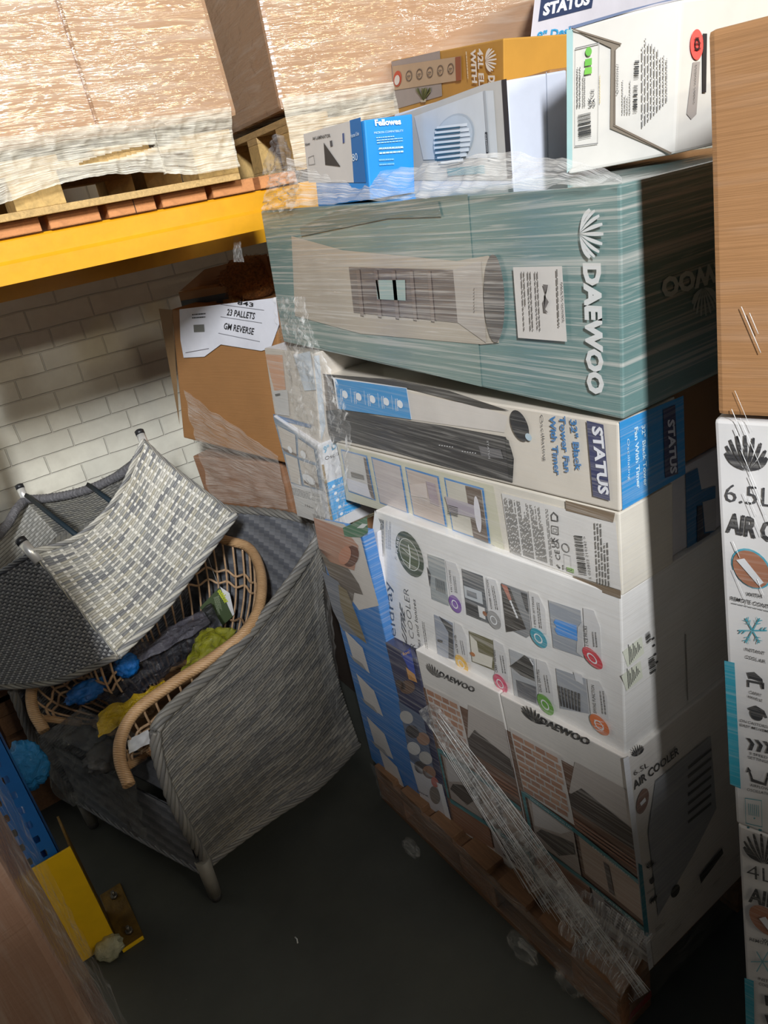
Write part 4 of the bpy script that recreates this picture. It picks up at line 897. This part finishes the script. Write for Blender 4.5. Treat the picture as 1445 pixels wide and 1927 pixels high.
# ================================================================ NEAR LEFT WRAPPED CARTON
KB = kraft((150,110,86), .8, .2, True)
mb = MB(); mb.hexa([(-.95,.85,0),(-.120,.93,0),(-.125,1.25,0),(-.95,1.3,0),(-.95,.85,1.62),(-.128,.95,1.62),(-.138,1.25,1.62),(-.95,1.3,1.62)], KB, .012)
nl = mb.build('large_carton', label='big brown carton under vertical-streaked film at the lower left corner of the photo', category='box')
# ================================================================ WOVEN CHAIRS
def weavemat():
    m, t, b = nt('wicker'); a = t.nodes.new('ShaderNodeVertexColor'); a.layer_name = 'strand'
    n = nz(t, mapped(t, (1,1,1), coord='World'), 120, 3); t.links.new(mixc(t, ramp(t, n.outputs[0], .3, .8, (0,0,0,1), (.35,.35,.35,1)).outputs[0], a.outputs[0], (.12,.12,.12)), b.inputs['Base Color'])
    b.inputs['Roughness'].default_value = .5; return m
WK = weavemat()
def coons(bot, top, lef, rig, n=40):
    B, T, L, R = [resample(spline(c, 10), n) if len(c) > 2 else resample([Vector(p) for p in c], n) for c in (bot, top, lef, rig)]
    def at(c, t): x = min(max(t, 0), 1)*n; i = min(int(x), n-1); return c[i].lerp(c[i+1], x-i)
    def S(u, v):
        b, t_, l, r = at(B,u), at(T,u), at(L,v), at(R,v)
        return b*(1-v)+t_*v+l*(1-u)+r*u-(B[0]*(1-u)*(1-v)+B[n]*u*(1-v)+T[0]*(1-u)*v+T[n]*u*v)
    return S
def wicker(S, rows, spokes, pal, amp=.0022, sub=6, seed=1, thick=.006, spokecol=None):
    """woven surface: rows of flat strand going over and under upright spokes"""
    rnd = random.Random(seed); nu, nv = spokes*sub, rows*4; mb = MB(); k = mb.mat(WK); mb.col = []
    P = [[S(i/nu, j/nv) for i in range(nu+1)] for j in range(nv+1)]
    for j in range(nv+1):
        for i in range(nu+1):
            a = P[j][min(i+1,nu)]-P[j][max(i-1,0)]; b = P[min(j+1,nv)][i]-P[max(j-1,0)][i]; n = a.cross(b)
            n = n.normalized() if n.length > 1e-12 else Vector((0,0,1))
            row = min(j//4, rows-1); ph = (i/sub+(row%2)-.5)*math.pi
            prof = (0, .8, 1, .8)[j%4]; h = 1-2*max(0, -math.cos(ph))**2*(1 if math.cos(ph) < 0 else 0)
            mb.v.append(P[j][i]+n*amp*(prof*(1+h)*1.0-.6))
    cols = {}
    for j in range(nv):
        row = j//4
        for i in range(nu):
            a = j*(nu+1)+i; mb.f.append([a,a+1,a+nu+2,a+nu+1]); mb.mi.append(k); mb.smooth.append(True)
            ph = (i+.5)/sub + (row%2); p2 = (ph+.65) % 2
            if spokecol and p2 > 1.62: c = spokecol
            else:
                key = (row, int((ph+.65)//2)); 
                if key not in cols: cols[key] = rnd.choice(pal)
                c = cols[key]
                if j%4 == 3: c = tuple(x*.42 for x in c)
            mb.col.append((*c, 1))
    # plain back so the panel has thickness
    o = len(mb.v); step = 6; iu = list(range(0, nu+1, step)); jv = list(range(0, nv+1, 4))
    for j in jv:
        for i in iu:
            a = P[j][min(i+1,nu)]-P[j][max(i-1,0)]; b = P[min(j+1,nv)][i]-P[max(j-1,0)][i]; n = a.cross(b)
            n = n.normalized() if n.length > 1e-12 else Vector((0,0,1)); mb.v.append(P[j][i]-n*thick)
    w_ = len(iu)
    for j in range(len(jv)-1):
        for i in range(w_-1):
            a = o+j*w_+i; mb.f.append([a+w_, a+w_+1, a+1, a]); mb.mi.append(k); mb.smooth.append(True); mb.col.append((*pal[(i*7+j*3)%len(pal)], 1))
    return mb
def braid(path, r, pal, strands=4, twist=30, seed=2, tr=.45):
    """edge roll of several strands twisted round one another"""
    path = resample(spline(path, 10), 90) if len(path) > 2 else resample([Vector(p) for p in path], 60); fr = frames(path); mb = MB(); mb.col = []; rnd = random.Random(seed)
    L = sum((b-a).length for a, b in zip(path, path[1:]))
    for s_ in range(strands):
        pts = []
        for i, (p, (a, b)) in enumerate(zip(path, fr)):
            t = i/(len(path)-1)*L*twist+s_*2*math.pi/strands; pts.append(p+(a*math.cos(t)+b*math.sin(t))*r*.6)
        n0 = len(mb.f); mb.tube(pts, r*tr, WK, 6); c = rnd.choice(pal); mb.col += [(*c, 1)]*(len(mb.f)-n0)
    return mb
def L_(*cs): return [lin(c) for c in cs]
PG = L_((150,145,134),(126,122,114),(104,102,98),(140,134,122),(116,113,106)); PLT = L_((190,186,172),(160,158,150),(122,122,122),(178,172,154),(142,142,138),(196,192,180))
PDK = L_((92,94,100),(110,112,116),(82,84,90),(122,123,126),(100,101,104)); WHT = lin((236,232,220))
F0 = Vector((.188,1.671,0)); uu = Vector((-.352,.936,0)); vv = Vector((.936,.352,0))
def W(u, v, z): return F0+uu*u+vv*v+Vector((0,0,z))
ac = root('woven_armchair', W(.3,.35,0), label='big grey woven armchair standing on the floor, holding the other chairs', category='chair')
OS = lambda x, y: onp((x, y), F0+uu*-.012, uu)
bot = [onz((392,1628), .12), onz((440,1590), .11), onz((520,1532), .10), onz((600,1478), .085), onz((676,1400), .075)]
top = [OS(292,1375), OS(310,1345), OS(370,1290), OS(430,1235), OS(480,1180), OS(535,1110), OS(574,1055), OS(602,1008)]
lef = [bot[0], OS(352,1560), OS(318,1490), OS(296,1420), top[0]]
rig = [bot[-1], onp((655,1340), F0+uu*-.02, uu), OS(628,1250), OS(610,1150), OS(607,1080), top[-1]]
mb = wicker(coons(bot, top, lef, rig), 62, 17, PG, .0018, 10, 3, spokecol=lin((120,117,110))); 
# side panel normal must face the gangway
mb.build('side_panel', ac)
for pth, nm, r in ((bot,'lower_edging',.011),(lef[::-1]+[],'front_edging',.015),(top,'arm_edging',.016)):
    braid(pth, r, PG, 5, 40, 3).build('edging', ac)
# far side, back, seat, apron
t2 = [W(.62,-.04,.60), W(.62,.1,.655), W(.62,.4,.68), W(.60,.62,.75), W(.60,.74,.86)]
b2 = [W(.61,-.02,.12), W(.62,.2,.10), W(.62,.45,.09), W(.62,.68,.08)]
mb = wicker(coons(b2, t2, [b2[0], W(.625,-.045,.35), t2[0]], [b2[-1], W(.61,.66,.45), t2[-1]]), 56, 28, PDK, .0026, 5, 5); mb.build('side_panel', ac)
braid(t2, .015, PG, 5, 40, 3).build('edging', ac); braid([b2[0], W(.625,-.045,.35), t2[0]], .013, PG, 5, 40, 3).build('edging', ac)
bp = lambda x, y, v: onp((x, y), W(0,v,0), vv)
tb_ = [top[-1], bp(590,985,.76), bp(520,966,.76), bp(440,958,.76), W(.60,.74,.86)]
lb_ = [W(.03,.60,.40), W(.01,.66,.6), top[-1]]; rb_ = [W(.59,.58,.40), W(.60,.66,.6), W(.60,.74,.86)]
mb = wicker(coons([W(.03,.60,.40), W(.3,.62,.40), W(.59,.58,.40)], tb_, lb_, rb_), 46, 30, PDK, .0026, 5, 7, spokecol=lin((170,170,168))); mb.build('backrest', ac)
braid(tb_, .014, PG, 5, 40, 3).build('edging', ac)
mb = wicker(coons([W(.02,.02,.36), W(.60,.02,.36)], [W(.02,.62,.38), W(.60,.62,.38)], [W(.02,.02,.36), W(.02,.62,.38)], [W(.60,.02,.36), W(.60,.62,.38)]), 30, 20, PDK, .0025, 4, 9); mb.build('seat', ac)
mb = wicker(coons([W(.0,-.01,.13), W(.3,-.01,.12), W(.6,-.01,.13)], [W(.0,-.01,.37), W(.3,-.01,.37), W(.6,-.01,.37)], [W(.0,-.01,.13), W(.0,-.01,.37)], [W(.6,-.01,.13), W(.6,-.01,.37)]), 24, 20, PDK, .0025, 4, 11); mb.build('apron', ac)
braid([W(.0,-.015,.13), W(.3,-.015,.12), W(.6,-.015,.13)], .009, PDK, 4, 40, 3).build('edging', ac)
LEG = flat('grey_leg', (132,128,118), .5); CAPM = flat('dark_foot', (60,58,56), .6)
for (u, v) in ((.0,.0),(.6,.0),(.60,.62),(.02,.64),(.42,.06)):
    mb = MB(); mb.tube([W(u,v,.16), W(u,v,.02)], [.021,.019], LEG, 14); lg = mb.build('leg', ac); mb = MB(); mb.tube([W(u,v,.022), W(u,v,.0)], [.017,.015], CAPM, 14); mb.build('foot_cap', lg)
# ---- natural rattan chair shell resting in it
NAT = flat('rattan_cane', (196,160,122), .5, 0, .3, 60, .18, coat=.2)
def rimmat():
    m, t, b = nt('bound_rattan'); n = nz(t, mapped(t, (1,1,1)), 30, 4)
    wv = t.nodes.new('ShaderNodeTexWave'); wv.inputs['Scale'].default_value = 62; wv.inputs['Distortion'].default_value = 1.2; wv.bands_direction = 'DIAGONAL'
    t.links.new(mapped(t, (1,1,1), coord='World').outputs[0], wv.inputs['Vector'])
    c = mixc(t, ramp(t, n.outputs[0], .3, .7).outputs[0], lin((206,168,124)), lin((180,142,100)))
    c = mixc(t, ramp(t, wv.outputs['Fac'], .0, .12, (.75,.75,.75,1), (0,0,0,1)).outputs[0], c, lin((120,80,46)))
    t.links.new(c, b.inputs['Base Color']); b.inputs['Roughness'].default_value = .42; t.links.new(bump(t, wv.outputs['Fac'], .5, .002), b.inputs['Normal']); return m
RIM = rimmat()
nc = root('rattan_chair', W(.3,.3,.42), label='light brown rattan tub chair full of plastic bags', category='chair')
rim = [onz((243,1478),.50), onz((226,1430),.54), onz((229,1385),.58), onz((258,1336),.61), onz((330,1283),.64), onz((400,1238),.665), onz((460,1190),.69), onz((488,1140),.71), onz((491,1080),.735), onz((470,1033),.76), onz((430,1018),.78)]
rim += [W(.42,.60,.82), W(.52,.40,.78), onz((200,1228),.70), onz((140,1236),.66), onz((95,1252),.64), onz((62,1290),.60), onz((62,1335),.55), onz((84,1376),.50)]
rimS = resample(spline(rim, 14), 240)
mb = MB(); mb.tube(rimS, .0165, RIM, 12); mb.build('rim', nc)
sc_ = W(.30,.26,.43)
def seatpt(p, k): q = Vector((p.x, p.y, 0))-Vector((sc_.x, sc_.y, 0)); return Vector((sc_.x, sc_.y, .43))+q*k
rods = []
for i in range(8, 233, 4):
    p = rimS[i]; mb = MB(); s_ = seatpt(p, .62); mid = p.lerp(s_, .5)+Vector((p.x-sc_.x, p.y-sc_.y, 0)).normalized()*.03
    path = resample(spline([p, mid, s_], 6), 10); rods.append(path); mb.tube(path, .0036, NAT, 6); mb.build('rod', nc)
for t_, nm in ((.38,0),(.42,0),(.72,0),(.76,0)):
    mb = MB(); pts = []
    for i, path in enumerate(rods):
        q = path[int(t_*10)]; pts.append(q + Vector((q.x-sc_.x, q.y-sc_.y, 0)).normalized()*(.004 if i%2 else -.004)+Vector((0,0,.006 if i%2 else -.006)))
    mb.tube(resample(spline(pts, 5), 200), .0042, NAT, 6); mb.build('weaver', nc)
mb = MB(); pts = [seatpt(rimS[i], .62) for i in range(8, 233, 4)]; mb.tube(resample(spline(pts+[pts[0]], 4), 120), .012, RIM, 8); mb.build('seat_ring', nc)
for a, b in ((rim[1]+Vector((0,0,-.03)), seatpt(rim[1], .72)+Vector((0,0,.02))), (rim[-2]+Vector((0,0,-.03)), seatpt(rim[-2], .72)+Vector((0,0,.02)))):
    mb = MB(); mb.tube([a, a.lerp(b,.5), b], .011, RIM, 10); mb.build('arm_brace', nc)
for i in (4, 8, 12):
    q = rods[i][7]; mb = MB(); mb.tube([q+Vector((0,0,.02)), q, q-Vector((0,0,.02))], .009, RIM, 8); mb.build('binding', nc)
mb = wicker(coons([seatpt(rim[0],.6), seatpt(rim[-1],.6)], [seatpt(rim[9],.6), seatpt(rim[12],.6)], [seatpt(rim[0],.6), seatpt(rim[6],.6), seatpt(rim[9],.6)], [seatpt(rim[-1],.6), seatpt(rim[14],.6), seatpt(rim[12],.6)]), 20, 14, L_((150,110,70),(130,96,60)), .002, 4, 4); mb.build('seat', nc)
# swing tag
mb = MB(); tg = flat('green_card', (52,70,26), .5); P_ = W(.22,.52,0); 
tagq = [onp(p, W(.17,.50,0), (-.35,-.9,.25)) for p in [(412,1106),(438,1160),(405,1190),(376,1143)]]
nn = (tagq[1]-tagq[0]).cross(tagq[3]-tagq[0]).normalized()*.0012
mb.hexa([p for p in tagq]+[p+nn for p in tagq], tg)
ft_ = Face(mb, tagq[0], (-.35,-.9,.25)); ft_.text('outdoor', (409,1112),(424,1136),(417,1106),(190,200,40),.04,2); ft_.lines((402,1124),(410,1158),(412,1120),(150,160,130),6,2,3); ft_.text('tag', (383,1160),(398,1184),(380,1162),(220,220,210),.02,2)
mb.face([onp(p, tagq[0]+Vector((.0,.004,0)), (-.35,-.9,.25)) for p in [(414,1104),(432,1116),(441,1156),(437,1160)]], flat('white_card', (215,215,212), .6))
tgo = mb.build('swing_tag', nc, label='dark green card tag with yellow word')
mb = MB(); s0 = onp((413,1107), tagq[0], (-.35,-.9,.25)); mb.tube([s0, s0+Vector((0,.02,.09)), s0+Vector((.005,.04,.15))], .0007, flat('thread', (200,200,196)), 5); mb.build('string', tgo)
# ---- upturned woven chair on top
uc = root('woven_chair', (.25,2.2,.8), label='light grey woven chair upside down on the pile, metal-tipped legs up', category='chair')
A1, A2c, A3, A4 = ony((270,828),2.25), ony((62,1040),2.0), ony((443,968),2.05), ony((222,1234),1.85)
Lc = ony((44,930),2.72); X_ = A2c+(Lc-A1)*1.0; X4 = A4+(Lc-A1)*.92
ya = lambda x, y, d: ony((x,y), d)
topA = [A2c, ya(110,1026,2.02), ya(150,1008,2.06), ya(198,965,2.12), ya(232,915,2.17), ya(253,868,2.22), A1]
botA = [A4, ya(300,1155,1.91), ya(370,1065,1.98), A3]
lefA = [A4, ya(160,1160,1.92), A2c]; rigA = [A3, ya(385,925,2.10), ya(320,875,2.18), A1]
mb = wicker(coons(botA, topA, lefA, rigA), 50, 17, PLT, .0014, 12, 21, spokecol=WHT)
mb.build('back_panel', uc)
topB = [X_, (X_+A2c)/2+Vector((0,0,-.03)), A2c]; botB = [X4, (X4+A4)/2+Vector((0,-.02,-.02)), A4]
mb = wicker(coons(botB, topB, [X4, X_], [A4, ya(160,1160,1.92), A2c]), 44, 40, PDK, .0022, 5, 23, spokecol=lin((176,176,174))); mb.build('side_panel', uc)
braid([A2c-Vector((0,0,-.003))]+topA[1:], .0085, PLT, 4, 60, 4).build('edging', uc); braid(botA, .012, PLT, 5, 40, 5).build('edging', uc)
braid(botB, .010, PG, 4, 40, 6).build('edging', uc); braid(topB, .008, PDK, 4, 60, 6).build('edging', uc); braid([A2c, ya(160,1160,1.92), A4], .004, PLT, 3, 60, 8).build('edging', uc)
braid(rigA, .006, PG, 4, 60, 8).build('edging', uc)
CORD = flat('grey_cord', (118,116,118), .6, 0, .8, 90, .2)
def cord(path, r):
    p = resample(spline(path, 10), 120); rr = [r*(1+.07*math.sin(i*2.1)) for i in range(len(p))]; mb = MB(); mb.tube(p, rr, CORD, 10); return mb
cord([A1+Vector((-.005,.01,-.03)), ya(245,880,2.32), ya(200,907,2.42), ya(150,926,2.52), ya(95,937,2.62), Lc+Vector((0,0,-.02))], .015).build('rail', uc)
cord([Lc+Vector((0,0,-.02)), ya(30,960,2.66), ya(12,990,2.6), ya(-25,1030,2.5)], .015).build('rail', uc)
# underside of the seat, seen inside
TAN = L_((140,136,126),(132,129,121),(120,118,112),(142,138,126))
dn = Vector((.05,-.04,-.17))
c1, c2_, c3_, c4_ = A2c+dn, A1+dn, Lc+dn, X_+dn
mb = wicker(coons([c1, c2_], [c4_, c3_], [c1, c4_], [c2_, c3_]), 40, 34, TAN, .0025, 4, 31); mb.build('seat', uc)
mb = wicker(coons([c3_, c2_], [Lc+Vector((0,0,-.03)), ya(150,930,2.52), A1+Vector((0,0,-.03))], [c3_, Lc+Vector((0,0,-.03))], [c2_, A1+Vector((0,0,-.03))]), 16, 30, TAN, .0025, 4, 33); mb.build('front_panel', uc)
mb = wicker(coons([c4_, c3_], [X_, Lc+Vector((0,0,-.03))], [c4_, X_], [c3_, Lc+Vector((0,0,-.03))]), 16, 30, L_((176,174,166),(160,158,150)), .0025, 4, 35); mb.build('side_panel', uc)
STR = flat('dark_strap', (22,40,50), .6)
for a, b in (((50,932,2.66),(150,1012,2.2)), ((166,912,2.46),(215,948,2.25))):
    mb = MB(); p, q = ya(*a), ya(*b); mb.tube([p, p.lerp(q,.5), q], .009, STR, 4); mb.build('crossbar', uc)
CH = flat('chrome_tip', (235,233,226), .3, .5)
CP = flat('black_cap', (36,36,38), .4)
for base, tip in ((A1+Vector((.0,0,-.02)), ya(262,812,2.28)), (Lc+Vector((0,0,-.01)), ya(36,914,2.74)), (A2c+Vector((0,0,-.01)), ya(38,1016,2.03)), (X_, X_+Vector((-.01,.03,.05)))):
    d = (tip-base).normalized(); mb = MB(); mb.tube([base-d*.02, tip], .0135, CH, 16); lg = mb.build('leg', uc); mb = MB(); mb.tube([tip-d*.012, tip+d*.002, tip+d*.005], [.0142,.0142,.010], CP, 16); mb.build('foot_cap', lg)
# ================================================================ BAGS
def bagmat(name, col, alpha=.8, rough=.22):
    m, t, b = nt(name); n = nz(t, mapped(t, (1,1,1), coord='World'), 26, 6, .65, 1.0)
    b.inputs['Base Color'].default_value = (*lin(col), 1); b.inputs['Roughness'].default_value = rough; b.inputs['Specular IOR Level'].default_value = .8
    rr = ramp(t, n.outputs[0], .3, .7, (alpha-.2,)*3+(1,), (min(1,alpha+.2),)*3+(1,)); t.links.new(rr.outputs[0], b.inputs['Alpha'])
    t.links.new(bump(t, n.outputs[0], .9, .02), b.inputs['Normal']); return m
BK = bagmat('black_plastic', (44,44,50), .86); GRY = bagmat('grey_plastic', (92,92,90), .55); BL = bagmat('blue_plastic', (16,112,196), .9); YE = bagmat('yellow_plastic', (214,176,16), .85); OLV = bagmat('olive_plastic', (150,150,24), .75)
def quadsheet(pts, nu, nv, m, amp, fr, seed, sag=0):
    a, b, c, d = [Vector(p) for p in pts]
    return sheet(lambda u, v: (a.lerp(b,u)).lerp(d.lerp(c,u), v)+Vector((0,0,-sag*math.sin(math.pi*u)*math.sin(math.pi*v))), nu, nv, m, amp, fr, seed)
P = lambda x, y, z: onz((x,y), z)
mb = quadsheet([P(165,1300,.56), P(225,1345,.55), P(425,1190,.60), P(400,1140,.62)], 40, 24, BK, .016, 18, 3, .02); mb.build('plastic_bag', label='long black plastic bag lying across the rattan chair', category='plastic bag')
mb = quadsheet([P(150,1275,.60), P(245,1260,.60), P(400,1180,.63), P(385,1155,.64)], 40, 20, bagmat('charcoal_plastic', (84,82,90), .8), .014, 20, 13, -.01); mb.build('plastic_bag', label='shiny charcoal film bag folded over the black bag in the rattan chair', category='plastic bag')
mb = blob(P(238,1252,.62), (.034,.03,.034), BL, 4, .22, 2.2, 1); mb.build('plastic_bag', label='round knotted bright blue plastic bag against the woven panel', category='plastic bag')
mb = blob(P(165,1300,.58), (.055,.03,.025), BL, 4, .35, 2.4, 5); mb.build('plastic_bag', label='crumpled blue plastic bag in the left side of the rattan chair', category='plastic bag')
mb = quadsheet([P(345,1275,.60), P(400,1240,.62), P(450,1190,.64), P(385,1190,.64)], 24, 20, OLV, .016, 20, 7, -.02); mb.build('plastic_bag', label='olive-yellow transparent bag near the green tag', category='plastic bag')
mb = quadsheet([P(185,1345,.56), P(190,1395,.55), P(330,1300,.59), P(310,1285,.59)], 30, 16, YE, .012, 18, 9, .0); mb.build('plastic_bag', label='bright yellow plastic bag behind the front arm of the rattan chair', category='plastic bag')
# grey translucent sheet hanging over the front of the seat
def hang(u, v):
    a = P(70,1385,.50).lerp(P(240,1440,.47), u); b_ = P(150,1330,.55).lerp(P(262,1385,.53), u)
    if v < .4: return b_.lerp(a, v/.4)
    k = (v-.4)/.6; tail = .13+.10*abs(math.sin(u*5+.6))+.04*(u > .8)
    return a + Vector((-.03*k,-.02*k, -tail*k))+Vector((0,0,0))
mb = sheet(hang, 40, 36, GRY, .010, 16, 15); mb.build('plastic_bag', label='grey see-through plastic hanging over the front of the armchair seat', category='plastic bag')
mb = blob(P(205,1420,.50), (.06,.05,.03), GRY, 4, .3, 2.4, 21); mb.build('plastic_bag', label='crumpled clear-grey film bundle on the front of the seat', category='plastic bag')
mb = quadsheet([P(245,1420,.52), P(285,1400,.53), P(280,1375,.54), P(240,1395,.54)], 16, 10, flat('white_cloth', (206,206,204), .7), .006, 24, 31); mb.build('care_label', nc, label='white fabric label')
mb = blob(onp((52,1440),(0,2.0,0),(0,1,0)), (.045,.03,.07), bagmat('light_blue_plastic', (50,150,214), .85), 4, .3, 2.2, 41); mb.build('plastic_bag', label='light blue plastic bag hanging behind the blue rack post', category='plastic bag')
mb = blob((-.11,1.72,.022), (.035,.035,.022), bagmat('pale_film', (214,214,180), .7), 3, .3, 2.2, 43); mb.build('plastic_scrap', label='pale crumpled plastic scrap at the foot of the yellow post guard', category='scrap')
# pallets and blocks in the dark behind the post
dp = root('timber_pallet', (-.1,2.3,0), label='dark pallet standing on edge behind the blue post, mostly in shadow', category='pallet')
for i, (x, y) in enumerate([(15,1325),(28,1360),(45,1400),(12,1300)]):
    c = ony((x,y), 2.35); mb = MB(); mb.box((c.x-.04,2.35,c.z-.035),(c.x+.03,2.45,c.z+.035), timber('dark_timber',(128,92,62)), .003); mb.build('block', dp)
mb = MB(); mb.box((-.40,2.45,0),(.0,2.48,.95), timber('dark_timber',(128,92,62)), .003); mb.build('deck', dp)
# ================================================================ STRETCH FILM, ONLY WHERE IT STANDS FREE OF THE BOXES
FT = filmmat('film_band', .16, .85, (26,1.2,1), (.82,.80,.76), .42, .7)
fb_ = root('stretch_film', (.76,1.1,.14), label='clear stretch film bunched into a diagonal band round the tall stack', category='stretch film')
def band(p0, p1, w0, w1, nu, nv, off, m, amp, fr, seed, arc=0):
    """ropey film between two places on the leaning side of the stack"""
    def S(u, v):
        x = p0[0]+(p1[0]-p0[0])*u; y = p0[1]+(p1[1]-p0[1])*u; dx, dy = p1[0]-p0[0], p1[1]-p0[1]; L = math.hypot(dx, dy); ww = w0+(w1-w0)*u
        k = (v-.5)*ww; q = (x-dy/L*k, y+dx/L*k); d = off(u) if callable(off) else off
        return onp(q, pa+N1*(-d), N1)
    return sheet(S, nu, nv, m, amp, fr, seed)
mb = band((800,1330), (1185,1890), 36, 84, 70, 26, lambda u: .014+.045*u*u, FT, .005, 22, 3, (5,9)); mb.build('band', fb_)
rnd = random.Random(4); FR = filmmat('film_strand', .35, .95, (1,4,1), (.86,.84,.80), .3, .6)
for i in range(26):
    k = rnd.uniform(-.6,.6); ua = rnd.uniform(0,.55); mb = MB(); pts = []
    for j in range(26):
        u = ua+(1-ua)*j/25; x = 800+385*u; y = 1330+560*u; ww = (30+60*u)*(k+.08*math.sin(i*3+u*5)); L = math.hypot(385,560); q = (x-560/L*ww*1.0, y+385/L*ww)
        pts.append(onp(q, pa+N1*(-(.020+.045*u*u+.004*math.sin(i*2+j*.5))), N1))
    mb.uv = None; mb.tube(pts, rnd.uniform(.0003,.0009), FR, 5); mb.build('strand', fb_)
# loose film round the near bottom corner, stretched to the pallet corner
mb = quadsheet([onp((1040,1640), pa+N1*-.012, N1), onp((1228,1760), pa+N1*-.012, N1), Vector((.750,.688,.13)), Vector((.745,.86,.12))], 40, 24, filmmat('film_corner', .08, .65, (20,2,1), (.84,.82,.78), .45, .72), .012, 16, 6); mb.build('corner_film', fb_)
mb = quadsheet([onp((1228,1745), pa+N1*-.004, N1)+Vector((0,-.012,0)), onp((1392,1560), (.838,.672,.2), (0,1,0)), Vector((1.25,.683,.03)), Vector((.752,.683,.03))], 30, 16, filmmat('film_low', .05, .35, (3,18,1), (.84,.82,.78), .45, .72), .006, 14, 9); mb.build('corner_film', fb_)
mb = sheet(lambda u, v: (.746-.008*v, .69+.94*u, .02+.14*v), 60, 10, filmmat('film_low', .05, .35, (3,18,1)), .006, 14, 12); mb.build('lower_film', fb_)
# skirt standing above the teal carton
SK = filmmat('film_top', .16, .8, (2,16,1), (.84,.82,.78), .42, .68)
def skirt2(u, v):
    x = 545+625*u; top_y = 300+22*math.sin(u*7)+18*u+ (30*abs(u-.45) if u > .45 else 0)*.3; base_y = 392-44*u
    return onp((x, base_y*(1-v)+top_y*v), (.79+.05*v,0,0), (1,0,0))
mb = sheet(skirt2, 90, 20, SK, .007, 16, 17); mb.build('top_film', fb_)
mb = sheet(lambda u, v: onp((496+60*u+20*v, 398-6*u-88*v*(1-.15*u)), (.80-.02*v,0,0), (1,0,0)), 24, 24, SK, .010, 20, 19, (5,7)); mb.build('top_film', fb_)
# crumpled vertical edge at the far left
def edge(u, v):
    y = 560+ 440*v; x0_ = 508 + (0 if v < .1 else (v-.1)*25) + 62*v; wid = 62-10*math.sin(v*9)+30*math.sin(v*3.14)
    return onp((x0_+wid*u, y), (.752-.010*math.sin(u*3.1),0,0), (1,0,0))
mb = sheet(edge, 30, 90, filmmat('film_crumple', .08, .8, (9,5,1), (.80,.78,.74), .5, .72), .008, 20, 23, (9,26)); mb.build('edge_film', fb_)
mb = sheet(lambda u, v: onp((575+30*u+45*v, 985+430*v), (.742,0,0), (1,0,0)), 14, 70, filmmat('film_left', .06, .4, (8,4,1)), .005, 14, 25, (3,14)); mb.build('edge_film', fb_)
# tatters on the floor side
for i, (x, y, s_) in enumerate([(775,1600,.030),(985,1790,.04),(1070,1850,.035),(1120,1880,.03)]):
    c = onz((x,y), .02); mb = blob(Vector((c.x-.0,c.y,.03)), (s_*.5,s_,s_*.9), filmmat('film_tatter', .04, .5, (6,6,1), (.8,.78,.72), .5, .75), 3, .4, 2.4, 50+i); mb.build('tatter', fb_)
# loose film on the GM carton and the floor-corner carton
gf = filmmat('film_gm', .08, .5, (2,30,1), (.8,.74,.66), .4, .7); P0 = (.845,2.19,0)
mb = quadsheet([onp(p, P0, gp[1]) for p in [(342,735),(520,860),(540,960),(395,945)]], 30, 24, gf, .008, 12, 60)
fg = mb.build('stretch_film', label='loose hazy film hanging over the brown carton behind the chair', category='stretch film')
mb = sheet(lambda u, v: (-.116+.002*u, .94+.32*u+.010*math.sin(v*20)*u, .25+.9*v), 14, 60, filmmat('film_nearleft', .05, .5, (14,2,1), (.82,.80,.78), .5, .72), .005, 16, 62, (4,16)); mb.build('stretch_film', nl)
mb = sheet(lambda u, v: onp((440+14*u+10*v*math.sin(u*3), 445+48*v), (0,1.80,0), (0,1,0)), 8, 20, filmmat('film_thread', .08, .5, (6,3,1)), .004, 20, 70); mb.build('film_scrap', rack)
# debris
mb = MB(); c = onz((560,1775), .001); mb.tube([c, c+Vector((.004,.01,.002)), c+Vector((.003,.02,0))], .0018, flat('white_card',(215,215,212)), 6); mb.build('litter_scrap', label='tiny white scrap lying on the dark floor', category='scrap')
bpy.context.view_layer.update()
